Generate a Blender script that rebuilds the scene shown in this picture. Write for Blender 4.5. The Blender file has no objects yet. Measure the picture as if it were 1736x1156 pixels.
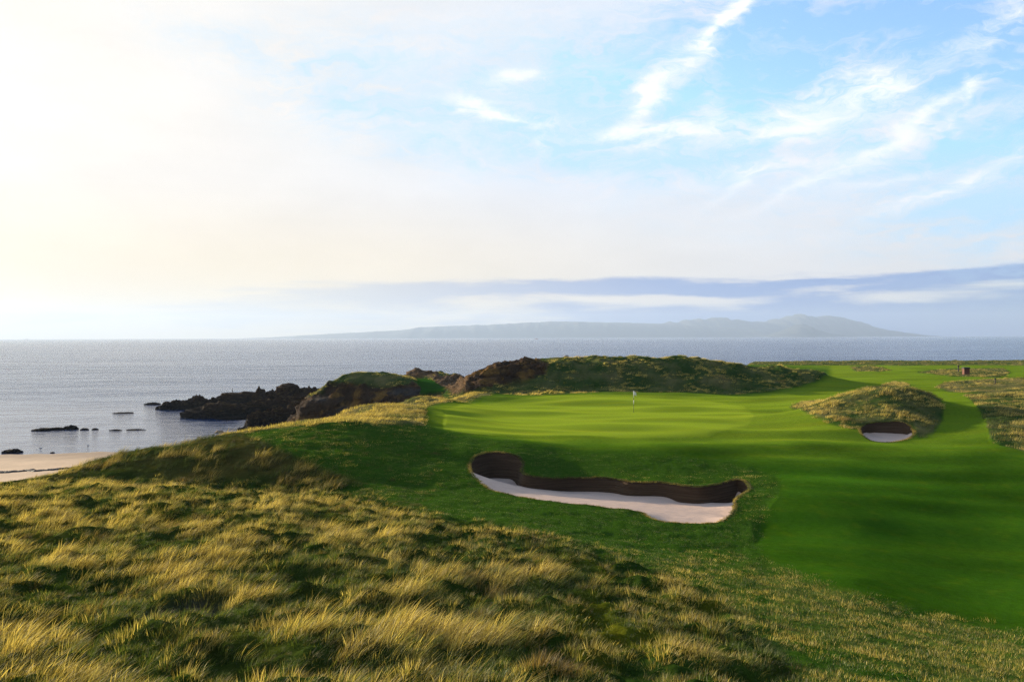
import bpy, bmesh, math, random
import numpy as np
from mathutils import Vector, Matrix
from mathutils.geometry import delaunay_2d_cdt

sc = bpy.context.scene
COL = sc.collection
R = math.radians
rng = np.random.default_rng(7)
random.seed(7)

# ------------------------------------------------------------------ camera, sky, sun, exposure
F = 1350.0            # focal length in photograph pixels (photograph 1736 wide)
CAMZ = 16.0           # camera height above the sea
SUN_AZ, SUN_EL = 51.0, 10.0      # degrees left of the view direction, above the horizon
EXPOSURE = 1.12
K = 2.0 ** EXPOSURE

cam = bpy.data.cameras.new('camera')
cam.sensor_width = 36.0
cam.lens = 36.0 * F / 1736.0
cam.clip_start = 0.1
cam.clip_end = 80000
camo = bpy.data.objects.new('camera', cam)
COL.objects.link(camo)
camo.location = (0, 0, CAMZ)
camo.rotation_euler = (Matrix.Rotation(R(90 - 0.29), 3, 'X') @ Matrix.Rotation(R(-0.18), 3, 'Z')).to_euler()
sc.camera = camo

sc.view_settings.view_transform = 'Standard'
sc.view_settings.look = 'None'
sc.view_settings.gamma = 1
sc.view_settings.use_curve_mapping = False
sc.view_settings.exposure = EXPOSURE
sc.cycles.max_bounces = 5
sc.cycles.diffuse_bounces = 2
sc.cycles.glossy_bounces = 2
sc.cycles.transmission_bounces = 3
sc.cycles.transparent_max_bounces = 4
sc.cycles.volume_bounces = 0
sc.cycles.use_denoising = True
sc.cycles.denoising_prefilter = 'NONE'

sl = bpy.data.lights.new('sun', 'SUN')
sl.energy = 5.0
sl.angle = R(0.6)
sl.color = (1.0, 0.83, 0.60)
so = bpy.data.objects.new('sun', sl)
COL.objects.link(so)
sd_ = Vector((-math.sin(R(SUN_AZ)) * math.cos(R(SUN_EL)), math.cos(R(SUN_AZ)) * math.cos(R(SUN_EL)), math.sin(R(SUN_EL))))
so.rotation_euler = sd_.to_track_quat('Z', 'Y').to_euler()
so.location = (-40, 20, 60)


class NT:
    """small helper to write node trees as expressions"""
    def __init__(s, nt):
        s.nt = nt
        s.L = nt.links

    def n(s, t, **kw):
        x = s.nt.nodes.new(t)
        for k, v in kw.items():
            setattr(x, k, v)
        return x

    def put(s, sock, v):
        if hasattr(v, 'links'):
            s.L.new(v, sock)
        elif v is not None:
            if isinstance(v, (tuple, list)) and len(v) == 3 and len(getattr(sock, 'default_value', (0, 0, 0))) == 4:
                v = (*v, 1)
            sock.default_value = v

    def m(s, op, a, b=None, c=None, clamp=False):
        x = s.n('ShaderNodeMath', operation=op, use_clamp=clamp)
        for i, v in enumerate((a, b, c)):
            s.put(x.inputs[i], v)
        return x.outputs[0]

    def v(s, op, a, b=None, scale=None):
        x = s.n('ShaderNodeVectorMath', operation=op)
        s.put(x.inputs[0], a)
        if b is not None:
            s.put(x.inputs[1], b)
        if scale is not None:
            s.put(x.inputs[3], scale)
        return x.outputs['Value' if op in ('DOT_PRODUCT', 'LENGTH') else 'Vector']

    def mix(s, f, a, b, mode='MIX'):
        x = s.n('ShaderNodeMix', data_type='RGBA', blend_type=mode)
        s.put(x.inputs[0], f)
        s.put(x.inputs[6], a)
        s.put(x.inputs[7], b)
        return x.outputs[2]

    def noise(s, vec, scale, detail=3, rough=0.5, dist=0.0, dim='3D'):
        x = s.n('ShaderNodeTexNoise', noise_dimensions=dim)
        s.put(x.inputs['Vector'], vec)
        s.put(x.inputs['Scale'], scale)
        s.put(x.inputs['Detail'], detail)
        s.put(x.inputs['Roughness'], rough)
        s.put(x.inputs['Distortion'], dist)
        return x.outputs['Fac'], x.outputs['Color']

    def ramp(s, v, a, b, c=0.0, d=1.0, smooth=True):
        x = s.n('ShaderNodeMapRange', interpolation_type='SMOOTHSTEP' if smooth else 'LINEAR')
        for i, q in enumerate((v, a, b, c, d)):
            s.put(x.inputs[i], q)
        return x.outputs[0]

    def mapping(s, vec, loc=(0, 0, 0), rot=(0, 0, 0), scale=(1, 1, 1), t='POINT'):
        x = s.n('ShaderNodeMapping', vector_type=t)
        s.put(x.inputs[0], vec)
        x.inputs[1].default_value = loc
        x.inputs[2].default_value = rot
        x.inputs[3].default_value = scale
        return x.outputs[0]


def srgb(r, g, b):
    f = lambda c: (c / 255 / 12.92) if c / 255 <= 0.04045 else ((c / 255 + 0.055) / 1.055) ** 2.4
    return (f(r), f(g), f(b))


def build_world():
    w = bpy.data.worlds.new('World')
    sc.world = w
    w.use_nodes = True
    nt = w.node_tree
    g = NT(nt)
    bg = nt.nodes['Background']
    STR = 0.1
    bg.inputs[1].default_value = STR
    sky = g.n('ShaderNodeTexSky', sky_type='NISHITA', sun_disc=False)
    sky.sun_elevation = R(SUN_EL)
    sky.sun_rotation = R(-SUN_AZ)
    sky.dust_density = 1.0
    tinted = g.v('MULTIPLY', sky.outputs[0], (1.22, 1.52, 1.98))
    tinted = g.v('MINIMUM', tinted, (2.6, 3.9, 5.0))
    d = g.n('ShaderNodeTexCoord').outputs['Generated']
    sp = g.n('ShaderNodeSeparateXYZ')
    g.put(sp.inputs[0], d)
    X, Y, Z = sp.outputs
    az = g.m('ARCTAN2', X, Y)
    el = g.m('ARCSINE', Z)
    # streaky warp of the cloud layer
    _, wc = g.noise(g.v('MULTIPLY', d, (1, 1, 2.2)), 3.2, 5, 0.62)
    _, wf = g.noise(g.v('MULTIPLY', d, (1, 1, 3.0)), 14.0, 5, 0.65)
    warp = g.v('ADD', g.v('SCALE', g.v('SUBTRACT', wc, (.5, .5, .5)), scale=0.16), g.v('SCALE', g.v('SUBTRACT', wf, (.5, .5, .5)), scale=0.045))
    cv = g.n('ShaderNodeCombineXYZ')
    g.put(cv.inputs[0], az)
    g.put(cv.inputs[1], el)
    base = cv.outputs[0]
    wsp = g.n('ShaderNodeSeparateXYZ')
    g.put(wsp.inputs[0], warp)
    wv = g.n('ShaderNodeCombineXYZ')
    g.put(wv.inputs[0], wsp.outputs[0])
    g.put(wv.inputs[1], g.m('MULTIPLY', wsp.outputs[1], 0.55))
    uv = g.v('ADD', base, wv.outputs[0])
    wv2 = g.n('ShaderNodeCombineXYZ')
    g.put(wv2.inputs[0], g.m('MULTIPLY', wsp.outputs[0], 0.5))
    g.put(wv2.inputs[1], g.m('MULTIPLY', wsp.outputs[1], 0.11))
    uvl = g.v('ADD', base, wv2.outputs[0])

    def gauss(px, py, sx, sy, rot, amp, acc, src=uv):
        a = math.atan((px - 868) / F)
        e = math.atan((571 - py) / F * math.cos(a))
        mp = g.mapping(src, (a, e, 0), (0, 0, R(rot)), (sx / F, sy / F, 1), 'TEXTURE')
        q = g.v('DOT_PRODUCT', mp, mp)
        ex = g.m('POWER', 0.3679, q)
        return g.m('MULTIPLY_ADD', ex, amp, acc)

    holes = 0.0
    for h in [(860, 222, 210, 62, 0, .62), (1020, 190, 90, 60, 0, .75), (1250, 125, 165, 115, 20, 1.05), (1480, 70, 250, 62, 0, .95),
              (1710, 190, 110, 110, 0, .75), (1725, 335, 170, 50, 5, .75), (1400, 300, 220, 14, 0, .35),
              (1180, 265, 160, 34, 0, .5), (1020, 268, 110, 30, 0, .35), (560, 130, 150, 80, 0, .34), (330, 60, 120, 40, 0, .14), (880, 110, 260, 70, 0, .27), (2050, 200, 250, 220, 0, .8), (1460, 210, 330, 150, 0, .42)]:
        holes = gauss(*h, holes)
    wh = 0.0
    for h in [(1215, 38, 95, 20, 50, 1.1), (1095, 160, 62, 22, 48, 1.0), (1115, 224, 105, 11, 2, 1.0), (1320, 226, 190, 20, 3, .55),
              (1390, 190, 110, 34, 18, .55), (1480, 155, 75, 34, -8, .6), (1570, 200, 150, 11, 26, .55), (1650, 150, 50, 12, 70, .45),
              (1480, 252, 300, 20, 10, .5), (1640, 305, 130, 15, 26, .65), (1370, 322, 90, 9, 20, .5), (1230, 330, 60, 9, 35, .35), (855, 184, 95, 9, -12, .9),
              (880, 143, 50, 9, 0, .8), (950, 225, 12, 34, 20, .4), (1700, 45, 110, 22, 22, .65), (1500, 312, 90, 9, 12, .4), (1730, 118, 40, 8, 0, .4), (1190, 185, 20, 30, 0, .3)]:
        wh = gauss(*h, wh)
    # fine fibrous texture of the cirrus
    fib, _ = g.noise(g.mapping(g.v('ADD', d, g.v('SCALE', g.v('SUBTRACT', wc, (.5, .5, .5)), scale=.25)), rot=(0, R(-28), 0), scale=(2.0, 5, 12)), 4.0, 7, 0.66, 0.5)
    fibc = g.m('SUBTRACT', fib, 0.5)
    # thin overhead cloud goes on above the frame
    cov, _ = g.noise(g.mapping(d, scale=(1, 1, 2.4)), 2.3, 5, 0.6, 0.4)
    up = g.ramp(el, 0.42, 0.75)
    basea = g.m('ADD', g.m('MULTIPLY', g.m('SUBTRACT', 1.0, up), 1.0), g.m('MULTIPLY', up, g.ramp(cov, 0.42, 0.75, 0.03, 0.5)))
    hol = g.m('MULTIPLY', g.m('MINIMUM', holes, 1.0), g.m('SUBTRACT', 1.0, g.m('MULTIPLY', g.m('MINIMUM', wh, 1.0), g.m('ADD', .85, fibc))))
    a0 = g.m('SUBTRACT', basea, hol)
    edge = g.m('MULTIPLY', fibc, g.ramp(a0, 1.0, 0.6, 0.0, 1.0))
    alpha = g.m('MINIMUM', g.m('MAXIMUM', g.m('ADD', a0, g.m('MULTIPLY', edge, 2.3)), 0.0), 1.0)
    # cloud colours: bright near the sun, cooler and dimmer away from it
    sunv = tuple(sd_)
    ca = g.v('DOT_PRODUCT', d, sunv)
    near = g.ramp(ca, 0.55, 0.93)
    glow = g.m('POWER', g.m('MAXIMUM', ca, 0.0), 20.0)
    c_far = srgb(234, 238, 247)
    c_mid = srgb(252, 246, 239)
    back = g.ramp(ca, -0.75, 0.02, 0.15, 1.0)
    ccol = g.mix(near, c_far, c_mid)
    low = g.ramp(el, 0.20, 0.04)
    ccol = g.mix(g.m('MULTIPLY', low, 0.75), ccol, srgb(246, 237, 227))
    ccol = g.mix(g.m('MULTIPLY', low, g.ramp(ca, 0.3, 0.9)), ccol, srgb(255, 236, 200))
    ccol = g.v('SCALE', ccol, scale=back)
    ccol = g.v('ADD', ccol, g.v('SCALE', (1.0, .90, .66), scale=g.m('MULTIPLY', glow, 0.32)))
    ccol = g.v('ADD', ccol, g.v('SCALE', (.30, .27, .22), scale=g.m('MULTIPLY', g.m('MINIMUM', wh, 1.0), back)))
    mott, _ = g.noise(g.mapping(d, scale=(1, 1, 3.5)), 5.0, 5, 0.55)
    ccol = g.v('SCALE', ccol, scale=g.ramp(mott, 0.25, 0.75, 0.97, 1.08, False))
    # low blue-grey cloud bank along the horizon
    bank = 0.0
    for h in [(1000, 487, 330, 15, 0, .95), (640, 498, 260, 14, 3, .7), (500, 535, 420, 26, 0, .45), (1730, 464, 240, 13, 5, 1.0), (1420, 478, 260, 8, 2, .6), (1220, 496, 70, 6, 0, .5),
              (1450, 527, 420, 17, 0, .75), (1000, 522, 170, 9, 0, .35), (1736, 545, 520, 30, 0, .7), (1100, 556, 560, 22, 0, .6), (2250, 480, 300, 40, 0, .8)]:
        bank = gauss(*h, bank, uvl)
    rag, _ = g.noise(g.mapping(d, scale=(1, 1, 9)), 5.5, 7, .62, .3)
    bank = g.m('ADD', bank, g.m('MULTIPLY', g.m('SUBTRACT', rag, .5), 2.6))
    bank = g.m('MULTIPLY', bank, g.ramp(g.m('ADD', el, g.m('MULTIPLY', g.m('SUBTRACT', rag, .5), .09)), 0.125, 0.075))
    bank = g.m('MINIMUM', g.ramp(bank, 0.12, 0.85), 1.0)
    bcol = g.mix(g.ramp(az, -0.35, 0.30), srgb(225, 220, 212), srgb(122, 155, 216))
    bcol = g.v('ADD', bcol, g.v('SCALE', (.9, .75, .5), scale=g.m('MULTIPLY', glow, 0.5)))
    clo = g.mix(g.m('MULTIPLY', bank, 0.95), ccol, bcol)
    clo = g.v('SCALE', clo, scale=1.0 / (STR * K))
    skyc = g.mix(alpha, tinted, clo)
    # below the horizon the world only backs the sea
    g.put(bg.inputs[0], skyc)


build_world()

# ------------------------------------------------------------------ noise helpers
_P = np.random.default_rng(3).permutation(4096).astype(np.int64)


def _h(ix, iy, iz=0):
    a = _P[(ix & 4095)]
    a = _P[(a + iy) & 4095]
    a = _P[(a + iz) & 4095]
    return a


_COS = np.cos(np.arange(4096) * 2 * math.pi / 4096)
_SIN = np.sin(np.arange(4096) * 2 * math.pi / 4096)


def noise2(x, y, seed=0):
    x = np.asarray(x, np.float64)
    y = np.asarray(y, np.float64)
    ix = np.floor(x).astype(np.int64)
    iy = np.floor(y).astype(np.int64)
    fx = x - ix
    fy = y - iy
    u = fx * fx * fx * (fx * (fx * 6 - 15) + 10)
    v = fy * fy * fy * (fy * (fy * 6 - 15) + 10)

    ax0 = _P[ix & 4095]
    ax1 = _P[(ix + 1) & 4095]

    def gr(dx, dy):
        a = _P[(_P[((ax1 if dx else ax0) + iy + dy) & 4095] + seed) & 4095]
        return _COS[a] * (fx - dx) + _SIN[a] * (fy - dy)
    n0 = gr(0, 0) * (1 - u) + gr(1, 0) * u
    n1 = gr(0, 1) * (1 - u) + gr(1, 1) * u
    return (n0 * (1 - v) + n1 * v) * 1.5


def fbm2(x, y, o=4, seed=0, gain=0.5):
    s = 0
    a = 1.0
    t = 0
    for i in range(o):
        s = s + a * noise2(x * 2 ** i + 17.3 * i, y * 2 ** i - 9.1 * i, seed + i)
        t += a
        a *= gain
    return s / t


def noise3(x, y, z, seed=0):
    ix = np.floor(x).astype(np.int64)
    iy = np.floor(y).astype(np.int64)
    iz = np.floor(z).astype(np.int64)
    fx = x - ix
    fy = y - iy
    fz = z - iz
    u = fx * fx * (3 - 2 * fx)
    v = fy * fy * (3 - 2 * fy)
    w = fz * fz * (3 - 2 * fz)
    r = 0
    for dx in (0, 1):
        for dy in (0, 1):
            for dz in (0, 1):
                val = _h(ix + dx, iy + dy, iz + dz + seed * 31) / 2048.0 - 1
                r = r + val * (u if dx else 1 - u) * (v if dy else 1 - v) * (w if dz else 1 - w)
    return r


def fbm3(x, y, z, o=4, seed=0, ridged=False):
    s = 0
    a = 1.0
    t = 0
    for i in range(o):
        n = noise3(x * 2 ** i + 5.7 * i, y * 2 ** i, z * 2 ** i, seed + i)
        if ridged:
            n = 1 - 2 * np.abs(n)
        s = s + a * n
        t += a
        a *= 0.55
    return s / t


def sstep(v, a, b):
    t = np.clip((v - a) / (b - a), 0, 1)
    return t * t * (3 - 2 * t)


# ------------------------------------------------------------------ the lie of the land
def hy(px):
    return 574.0 - 0.0032 * px


def W(px, py, d):
    """world point seen at photograph pixel (px, py) and distance d ahead of the camera"""
    return ((px - 868) / F * d, d, CAMZ + (hy(px) - py) / F * d)


LAND = []   # (px, d, height)


def vis(px, *pairs):
    for py, d in pairs:
        LAND.append((px, d, W(px, py, d)[2]))


def hid(px, *pairs):
    for z, d in pairs:
        LAND.append((px, d, z))


for u in (-900, -450):
    hid(u, (12.4, 3.5), (11.5, 9), (10.6, 17), (10.0, 26), (9.6, 36), (6.6, 50), (3.2, 68), (1.3, 90), (0, 113), (-1.6, 150), (-1.6, 300))
vis(0, (1156, 11), (1000, 17.5), (900, 25), (850, 31), (833, 35.5))
hid(0, (12.5, 4), (6.3, 50), (3.6, 65), (1.5, 86), (0, 110), (-1.6, 150), (-1.6, 300))
vis(130, (1156, 11), (1000, 17.5), (900, 25), (850, 30), (834, 34), (828, 38))
hid(130, (6.6, 52), (3.6, 68), (1.5, 87), (0, 111), (-1.6, 150), (-1.6, 300))
vis(200, (1156, 11), (1000, 17.5), (900, 25), (850, 30), (826, 34), (824, 39.5), (796, 42.3), (771, 45.5))
hid(200, (7.4, 55), (3.6, 70), (1.5, 88), (0, 112), (-1.6, 150))
vis(290, (1000, 17.5), (900, 25), (828, 33.5), (829, 39.3), (794, 41.8), (763, 44.8))
hid(290, (7.6, 57), (3.6, 72), (1.3, 92), (-.2, 118), (-1.6, 150), (-1.6, 300))
vis(400, (1156, 11), (1000, 17.5), (900, 24), (860, 29), (835, 34), (835, 38.8), (792, 41.2), (749, 44.6))
hid(400, (8.2, 58), (4.0, 72), (1.2, 95), (-.6, 120), (-1.6, 150), (-1.6, 300))
vis(500, (1156, 11), (1000, 17), (900, 24.5), (855, 31), (840, 37.5), (790, 41.2), (750, 45), (728, 48.8), (720, 56))
hid(500, (5.6, 72), (1.8, 92), (-.8, 118))
vis(600, (1156, 11), (1040, 15.5), (960, 20), (900, 26), (865, 32), (835, 36.8), (790, 41.6), (750, 46), (718, 51), (706, 60), (694, 70))
hid(600, (6.4, 84), (2.2, 98), (1.0, 116))
vis(700, (1156, 11), (1040, 15.5), (960, 20.5), (900, 27), (865, 33), (830, 38.6), (790, 43), (750, 48.4), (722, 54), (708, 62), (690, 74), (676, 85))
hid(700, (6.5, 96), (3.4, 108), (3.0, 120))
vis(800, (1156, 11), (1040, 15.8), (960, 21), (900, 28), (860, 35), (830, 39), (770, 46.8), (745, 51.5), (726, 57), (705, 70), (690, 82), (676, 93), (667, 99))
hid(800, (7.3, 106))
vis(868, (1156, 11), (1050, 15.6), (960, 21.5), (900, 29), (880, 32), (848, 37), (768, 47.6), (745, 52.5), (735, 57), (720, 66), (700, 77), (684, 89), (670, 101))
vis(950, (1156, 11.3), (1050, 16), (960, 22.5), (910, 29), (855, 36.5), (800, 46.0), (768, 50), (745, 55), (733, 60), (700, 77), (680, 91), (666, 104))
vis(1050, (1156, 11.8), (1050, 17), (960, 24), (915, 30), (870, 35), (806, 45.2), (768, 50), (745, 55.5), (731, 61), (700, 77), (680, 91), (664, 106))
vis(1150, (1156, 12), (1050, 17.5), (970, 24.5), (930, 29.5), (890, 33.5), (812, 43.6), (768, 50), (745, 56), (731, 61.5), (700, 77), (680, 91), (664, 107))
vis(1250, (1156, 12.5), (1050, 18), (980, 25), (930, 30.5), (880, 35), (812, 43.6), (775, 49.5), (745, 56.5), (728, 63), (700, 77), (680, 92), (664, 108))
vis(1330, (1156, 13), (1060, 18.5), (985, 25.5), (930, 30.5), (830, 41), (780, 48.5), (740, 58.5), (718, 67), (700, 78), (680, 93), (656, 114))
vis(1450, (1156, 13.8), (1060, 20), (985, 26), (900, 34), (800, 46), (750, 56), (733, 61), (690, 70), (664, 76), (648, 130))
hid(1450, (9.2, 86), (8.4, 100))
vis(1520, (1156, 14.3), (1060, 21), (985, 27), (900, 35), (800, 46.5), (752, 56), (721, 63), (690, 67.5), (660, 73), (640, 150))
hid(1520, (11.0, 77), (8.9, 88), (8.4, 100))
vis(1570, (740, 60), (700, 68), (668, 74))
hid(1570, (8.9, 86), (8.3, 100))
vis(1600, (1156, 15), (1060, 22), (985, 28), (900, 35.5), (800, 47), (755, 56), (715, 66), (690, 76), (672, 95), (660, 112), (645, 140))
vis(1640, (755, 56), (715, 66), (690, 76), (672, 95))
vis(1700, (1156, 16), (1060, 22.5), (985, 28.5), (900, 36), (800, 47.5), (755, 55), (715, 64), (690, 73), (668, 92), (645, 125))
for u in (1850, 2300):
    vis(u, (1156, 16.5), (1060, 22.5), (985, 28.5), (900, 36), (800, 47.5), (755, 55), (715, 64), (690, 73), (668, 92), (645, 125))
    hid(u, (12.0, 3.5), (8.0, 190), (8.0, 260), (8, 330))
for u in (600, 1050, 1400):
    hid(u, (12.6, 3.5))
for u in (-900, -450, 0, 130, 200, 290, 400):
    hid(u, (-1.6, 190), (-1.6, 240))
# far plateau
for u in (1400, 1550, 1700):
    vis(u, (634, 170), (625, 200), (618, 236))
    hid(u, (7.7, 300))
# back ridge (crest, foot, lee)
for px, cy, cd, fy_, fd in [(800, 634, 117, 662, 108), (850, 617, 121, 660, 109), (900, 612, 121, 662, 108), (960, 606, 122, 664, 107), (1050, 605, 122, 662, 109),
                            (1150, 606, 123, 661, 110), (1200, 611, 124, 662, 110), (1260, 621, 124, 660, 112), (1330, 624, 126, 655, 114), (1385, 630, 130, 646, 119)]:
    vis(px, (cy, cd), (fy_, fd))
    if px <= 1200:
        hid(px, (9.5, 140), (8.4, 165), (7.6, 240))
    else:
        hid(px, (8.2, 140), (7.7, 180), (7.8, 240))
# headlands
for px, py, d in [(560, 652, 137), (600, 636, 141), (640, 633, 142), (680, 637, 142), (710, 650, 140), (740, 662, 132), (700, 690, 127), (640, 700, 128), (580, 694, 131),
                  (700, 628, 176), (740, 633, 176), (775, 642, 172), (725, 645, 160), (735, 655, 148), (765, 655, 150), (500, 690, 141), (450, 708, 136)]:
    vis(px, (py, d))
hid(760, (8.0, 118), (4.0, 126), (5.5, 140))
hid(640, (9.0, 152), (7, 165))

_pts = np.array(LAND)
_A = np.stack([(_pts[:, 0] - 868) / F, np.log(_pts[:, 1])], 1)
_c2 = 0.012 ** 2


def _phi(a, b):
    d = (a[:, None, 0] - b[None, :, 0]) ** 2 + (a[:, None, 1] - b[None, :, 1]) ** 2
    return np.sqrt(d + _c2)


_n = len(_A)
_M = np.zeros((_n + 3, _n + 3))
_M[:_n, :_n] = _phi(_A, _A) - np.eye(_n) * 2e-3
_M[:_n, _n:] = np.c_[np.ones(_n), _A]
_M[_n:, :_n] = _M[:_n, _n:].T
_wt = np.linalg.solve(_M, np.r_[_pts[:, 2], 0, 0, 0])


def rbf(x, y):
    q = np.stack([x / y, np.log(y)], 1)
    out = np.empty(len(q))
    for i in range(0, len(q), 40000):
        s = q[i:i + 40000]
        out[i:i + 40000] = _phi(s, _A) @ _wt[:_n] + _wt[_n] + s @ _wt[_n + 1:]
    return out


def poly_sd(px, py, poly, far=80.0):
    """signed distance (positive inside) of points to a polygon, clipped to +-far"""
    P = np.asarray(poly, float)
    far = float(far)
    res = np.full(px.shape, -far)
    lo = P.min(0) - far
    hi = P.max(0) + far
    k = np.nonzero((px > lo[0]) & (px < hi[0]) & (py > lo[1]) & (py < hi[1]))[0]
    if not len(k):
        return res
    x = px[k]
    y = py[k]
    best = np.full(x.shape, 1e18)
    ins = np.zeros(x.shape, bool)
    for i in range(len(P)):
        x1, y1 = P[i]
        x2, y2 = P[(i + 1) % len(P)]
        ex, ey = x2 - x1, y2 - y1
        t = np.clip(((x - x1) * ex + (y - y1) * ey) / (ex * ex + ey * ey + 1e-12), 0, 1)
        best = np.minimum(best, (x - x1 - t * ex) ** 2 + (y - y1 - t * ey) ** 2)
        c = (y1 > y) != (y2 > y)
        if ey != 0:
            ins ^= c & (x < ex * (y - y1) / ey + x1)
    s = np.sqrt(best)
    res[k] = np.clip(np.where(ins, s, -s), -far, far)
    return res


COAST = [((u - 868) / F * d, d) for u, d in
         [(-1500, 3), (-1500, 150), (-700, 400), (300, 400), (395, 140), (400, 122), (470, 126), (490, 146), (560, 153), (640, 160), (670, 184), (745, 188), (800, 182),
          (812, 148), (845, 140), (960, 176), (1230, 190), (1260, 262), (1500, 272), (1900, 268), (2700, 268), (2700, 3)]]


def land_base(x, y):
    z = rbf(x, y)
    s = poly_sd(x, y, COAST, 30.0) + 1.6 * fbm2(x * .13, y * .13, 3, 40) + 0.9 * np.abs(noise2(x * .5, y * .5, 44))
    k = sstep(s, -1.5, 4.0)
    return np.maximum(z, -1.6) * k + -1.6 * (1 - k), k


def topx(x, y, z):
    px = 868 + F * x / y
    return px, hy(px) + (CAMZ - z) / y * F


Z = {}   # zones: polygon in photograph pixels, range of distance, softness of its edge in pixels
Z['green'] = ([(752, 722), (756, 696), (800, 689), (850, 681), (930, 674), (1060, 672), (1180, 676), (1262, 690), (1276, 705), (1264, 722), (1200, 738), (1050, 742), (900, 738), (800, 731)], 55, 104, 3.5)
Z['fairway'] = ([(722, 690), (760, 684), (800, 677), (830, 671), (900, 669), (1000, 666), (1060, 664), (1150, 664), (1240, 666), (1300, 663), (1345, 656), (1380, 646), (1404, 634), (1402, 626), (1330, 621), (1250, 618), (1250, 560),
                 (2100, 560), (2100, 1105), (1736, 1077), (1650, 1057), (1550, 1034), (1450, 1012), (1370, 986), (1310, 955), (1282, 930), (1286, 890), (1318, 850),
                 (1325, 825), (1310, 800), (1270, 788), (1150, 776), (1000, 766), (920, 756), (850, 744), (760, 727), (722, 718)], 20, 300, 13)
Z['mound'] = ([(1340, 690), (1368, 674), (1425, 660), (1450, 640), (1490, 640), (1540, 645), (1570, 655), (1590, 672), (1598, 690), (1597, 715), (1582, 732), (1558, 738), (1548, 722), (1500, 716), (1464, 720), (1450, 730), (1425, 722), (1390, 708)], 58, 90, 4)
Z['bankright'] = ([(1636, 669), (2100, 664), (2100, 790), (1736, 766), (1700, 757), (1680, 746), (1673, 720), (1666, 700), (1651, 682)], 50, 100, 3)
Z['bankupper'] = ([(1585, 657), (1600, 650), (1680, 643), (2100, 640), (2100, 670), (1640, 668)], 92, 145, 2)
Z['island'] = ([(1556, 631), (1600, 626), (1700, 624), (1712, 632), (1690, 640), (1620, 639)], 150, 225, 1.5)
Z['island2'] = ([(1440, 622), (1480, 621), (1512, 627), (1490, 631), (1450, 628)], 160, 235, 1)
Z['tip'] = ([(1490, 656), (1512, 647), (1538, 649), (1542, 659), (1500, 662)], 85, 140, 1)
Z['edge'] = ([(1230, 600), (2100, 596), (2100, 619), (1700, 619.5), (1500, 619), (1400, 619.5), (1250, 618)], 222, 300, 1)
Z['ridge'] = ([(765, 664), (775, 640), (800, 600), (1200, 585), (1260, 610), (1400, 622), (1406, 632), (1380, 646), (1345, 656), (1300, 664), (1240, 667), (1150, 665), (1060, 665), (1000, 667), (900, 670), (830, 672), (780, 668)], 100, 150, 2)
Z['blond'] = ([(330, 748), (440, 700), (520, 685), (600, 670), (700, 655), (760, 650), (835, 655), (832, 671), (800, 677), (760, 684), (722, 690), (716, 719), (640, 719), (560, 719), (480, 727), (400, 742)], 50, 106, 3)
Z['dune'] = ([(110, 812), (150, 780), (200, 740), (300, 725), (400, 733), (440, 745), (500, 775), (560, 800), (610, 815), (560, 846), (400, 838), (150, 829)], 37.5, 56, 8)
Z['long'] = ([(-500, 790), (130, 822), (300, 825), (400, 832), (540, 838), (620, 860), (700, 880), (760, 905), (880, 950), (990, 975), (1010, 1000), (930, 1040), (900, 1100), (880, 1200), (880, 3000), (-800, 3000)], 2, 38, 30)
Z['slope'] = ([(440, 745), (500, 722), (640, 722), (700, 728), (745, 760), (730, 820), (700, 865), (640, 855), (600, 820), (540, 800), (490, 775)], 33, 58, 22)
Z['tuss'] = ([(540, 820), (640, 850), (720, 872), (850, 893), (1000, 928), (1100, 962), (1180, 1000), (1290, 1080), (1400, 1180), (1400, 3000), (-800, 3000), (-800, 800), (120, 815)], 2, 41, 14)
Z['lefts'] = ([(-500, 730), (150, 780), (200, 780), (200, 830), (-500, 830)], 30, 66, 4)
Z['rockA'] = ([(400, 740), (425, 700), (500, 684), (545, 664), (558, 650), (600, 651), (650, 657), (690, 655), (716, 647), (745, 668), (770, 700), (640, 730)], 112, 150, 4)
Z['rockB'] = ([(672, 636), (680, 624), (735, 624), (746, 638), (700, 641)], 150, 190, 2)
Z['rockB2'] = ([(725, 640), (790, 636), (800, 665), (765, 668)], 108, 175, 2)
Z['rockC'] = ([(755, 664), (775, 640), (800, 625), (840, 608), (905, 606), (935, 618), (925, 634), (880, 652), (830, 661), (780, 664)], 104, 128, 4)
Z['gpath'] = ([(703, 641), (728, 642), (752, 656), (752, 664), (712, 667)], 128, 175, 1.5)


def zone(name, px, py, d):
    poly, d0, d1, soft = Z[name]
    s = poly_sd(px, py, poly)
    return sstep(s, -soft, soft) * ((d > d0) & (d < d1))


def burrow(x, y):
    bx, by, _ = W(305, 1050, 15.3)
    return np.exp(-(((x - bx) / .75) ** 2 + ((y - by) / .8) ** 2) ** 2)


def masks(x, y, zb):
    px, py = topx(x, y, zb)
    return {k: zone(k, px, py, y) for k in Z}, px, py


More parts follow.
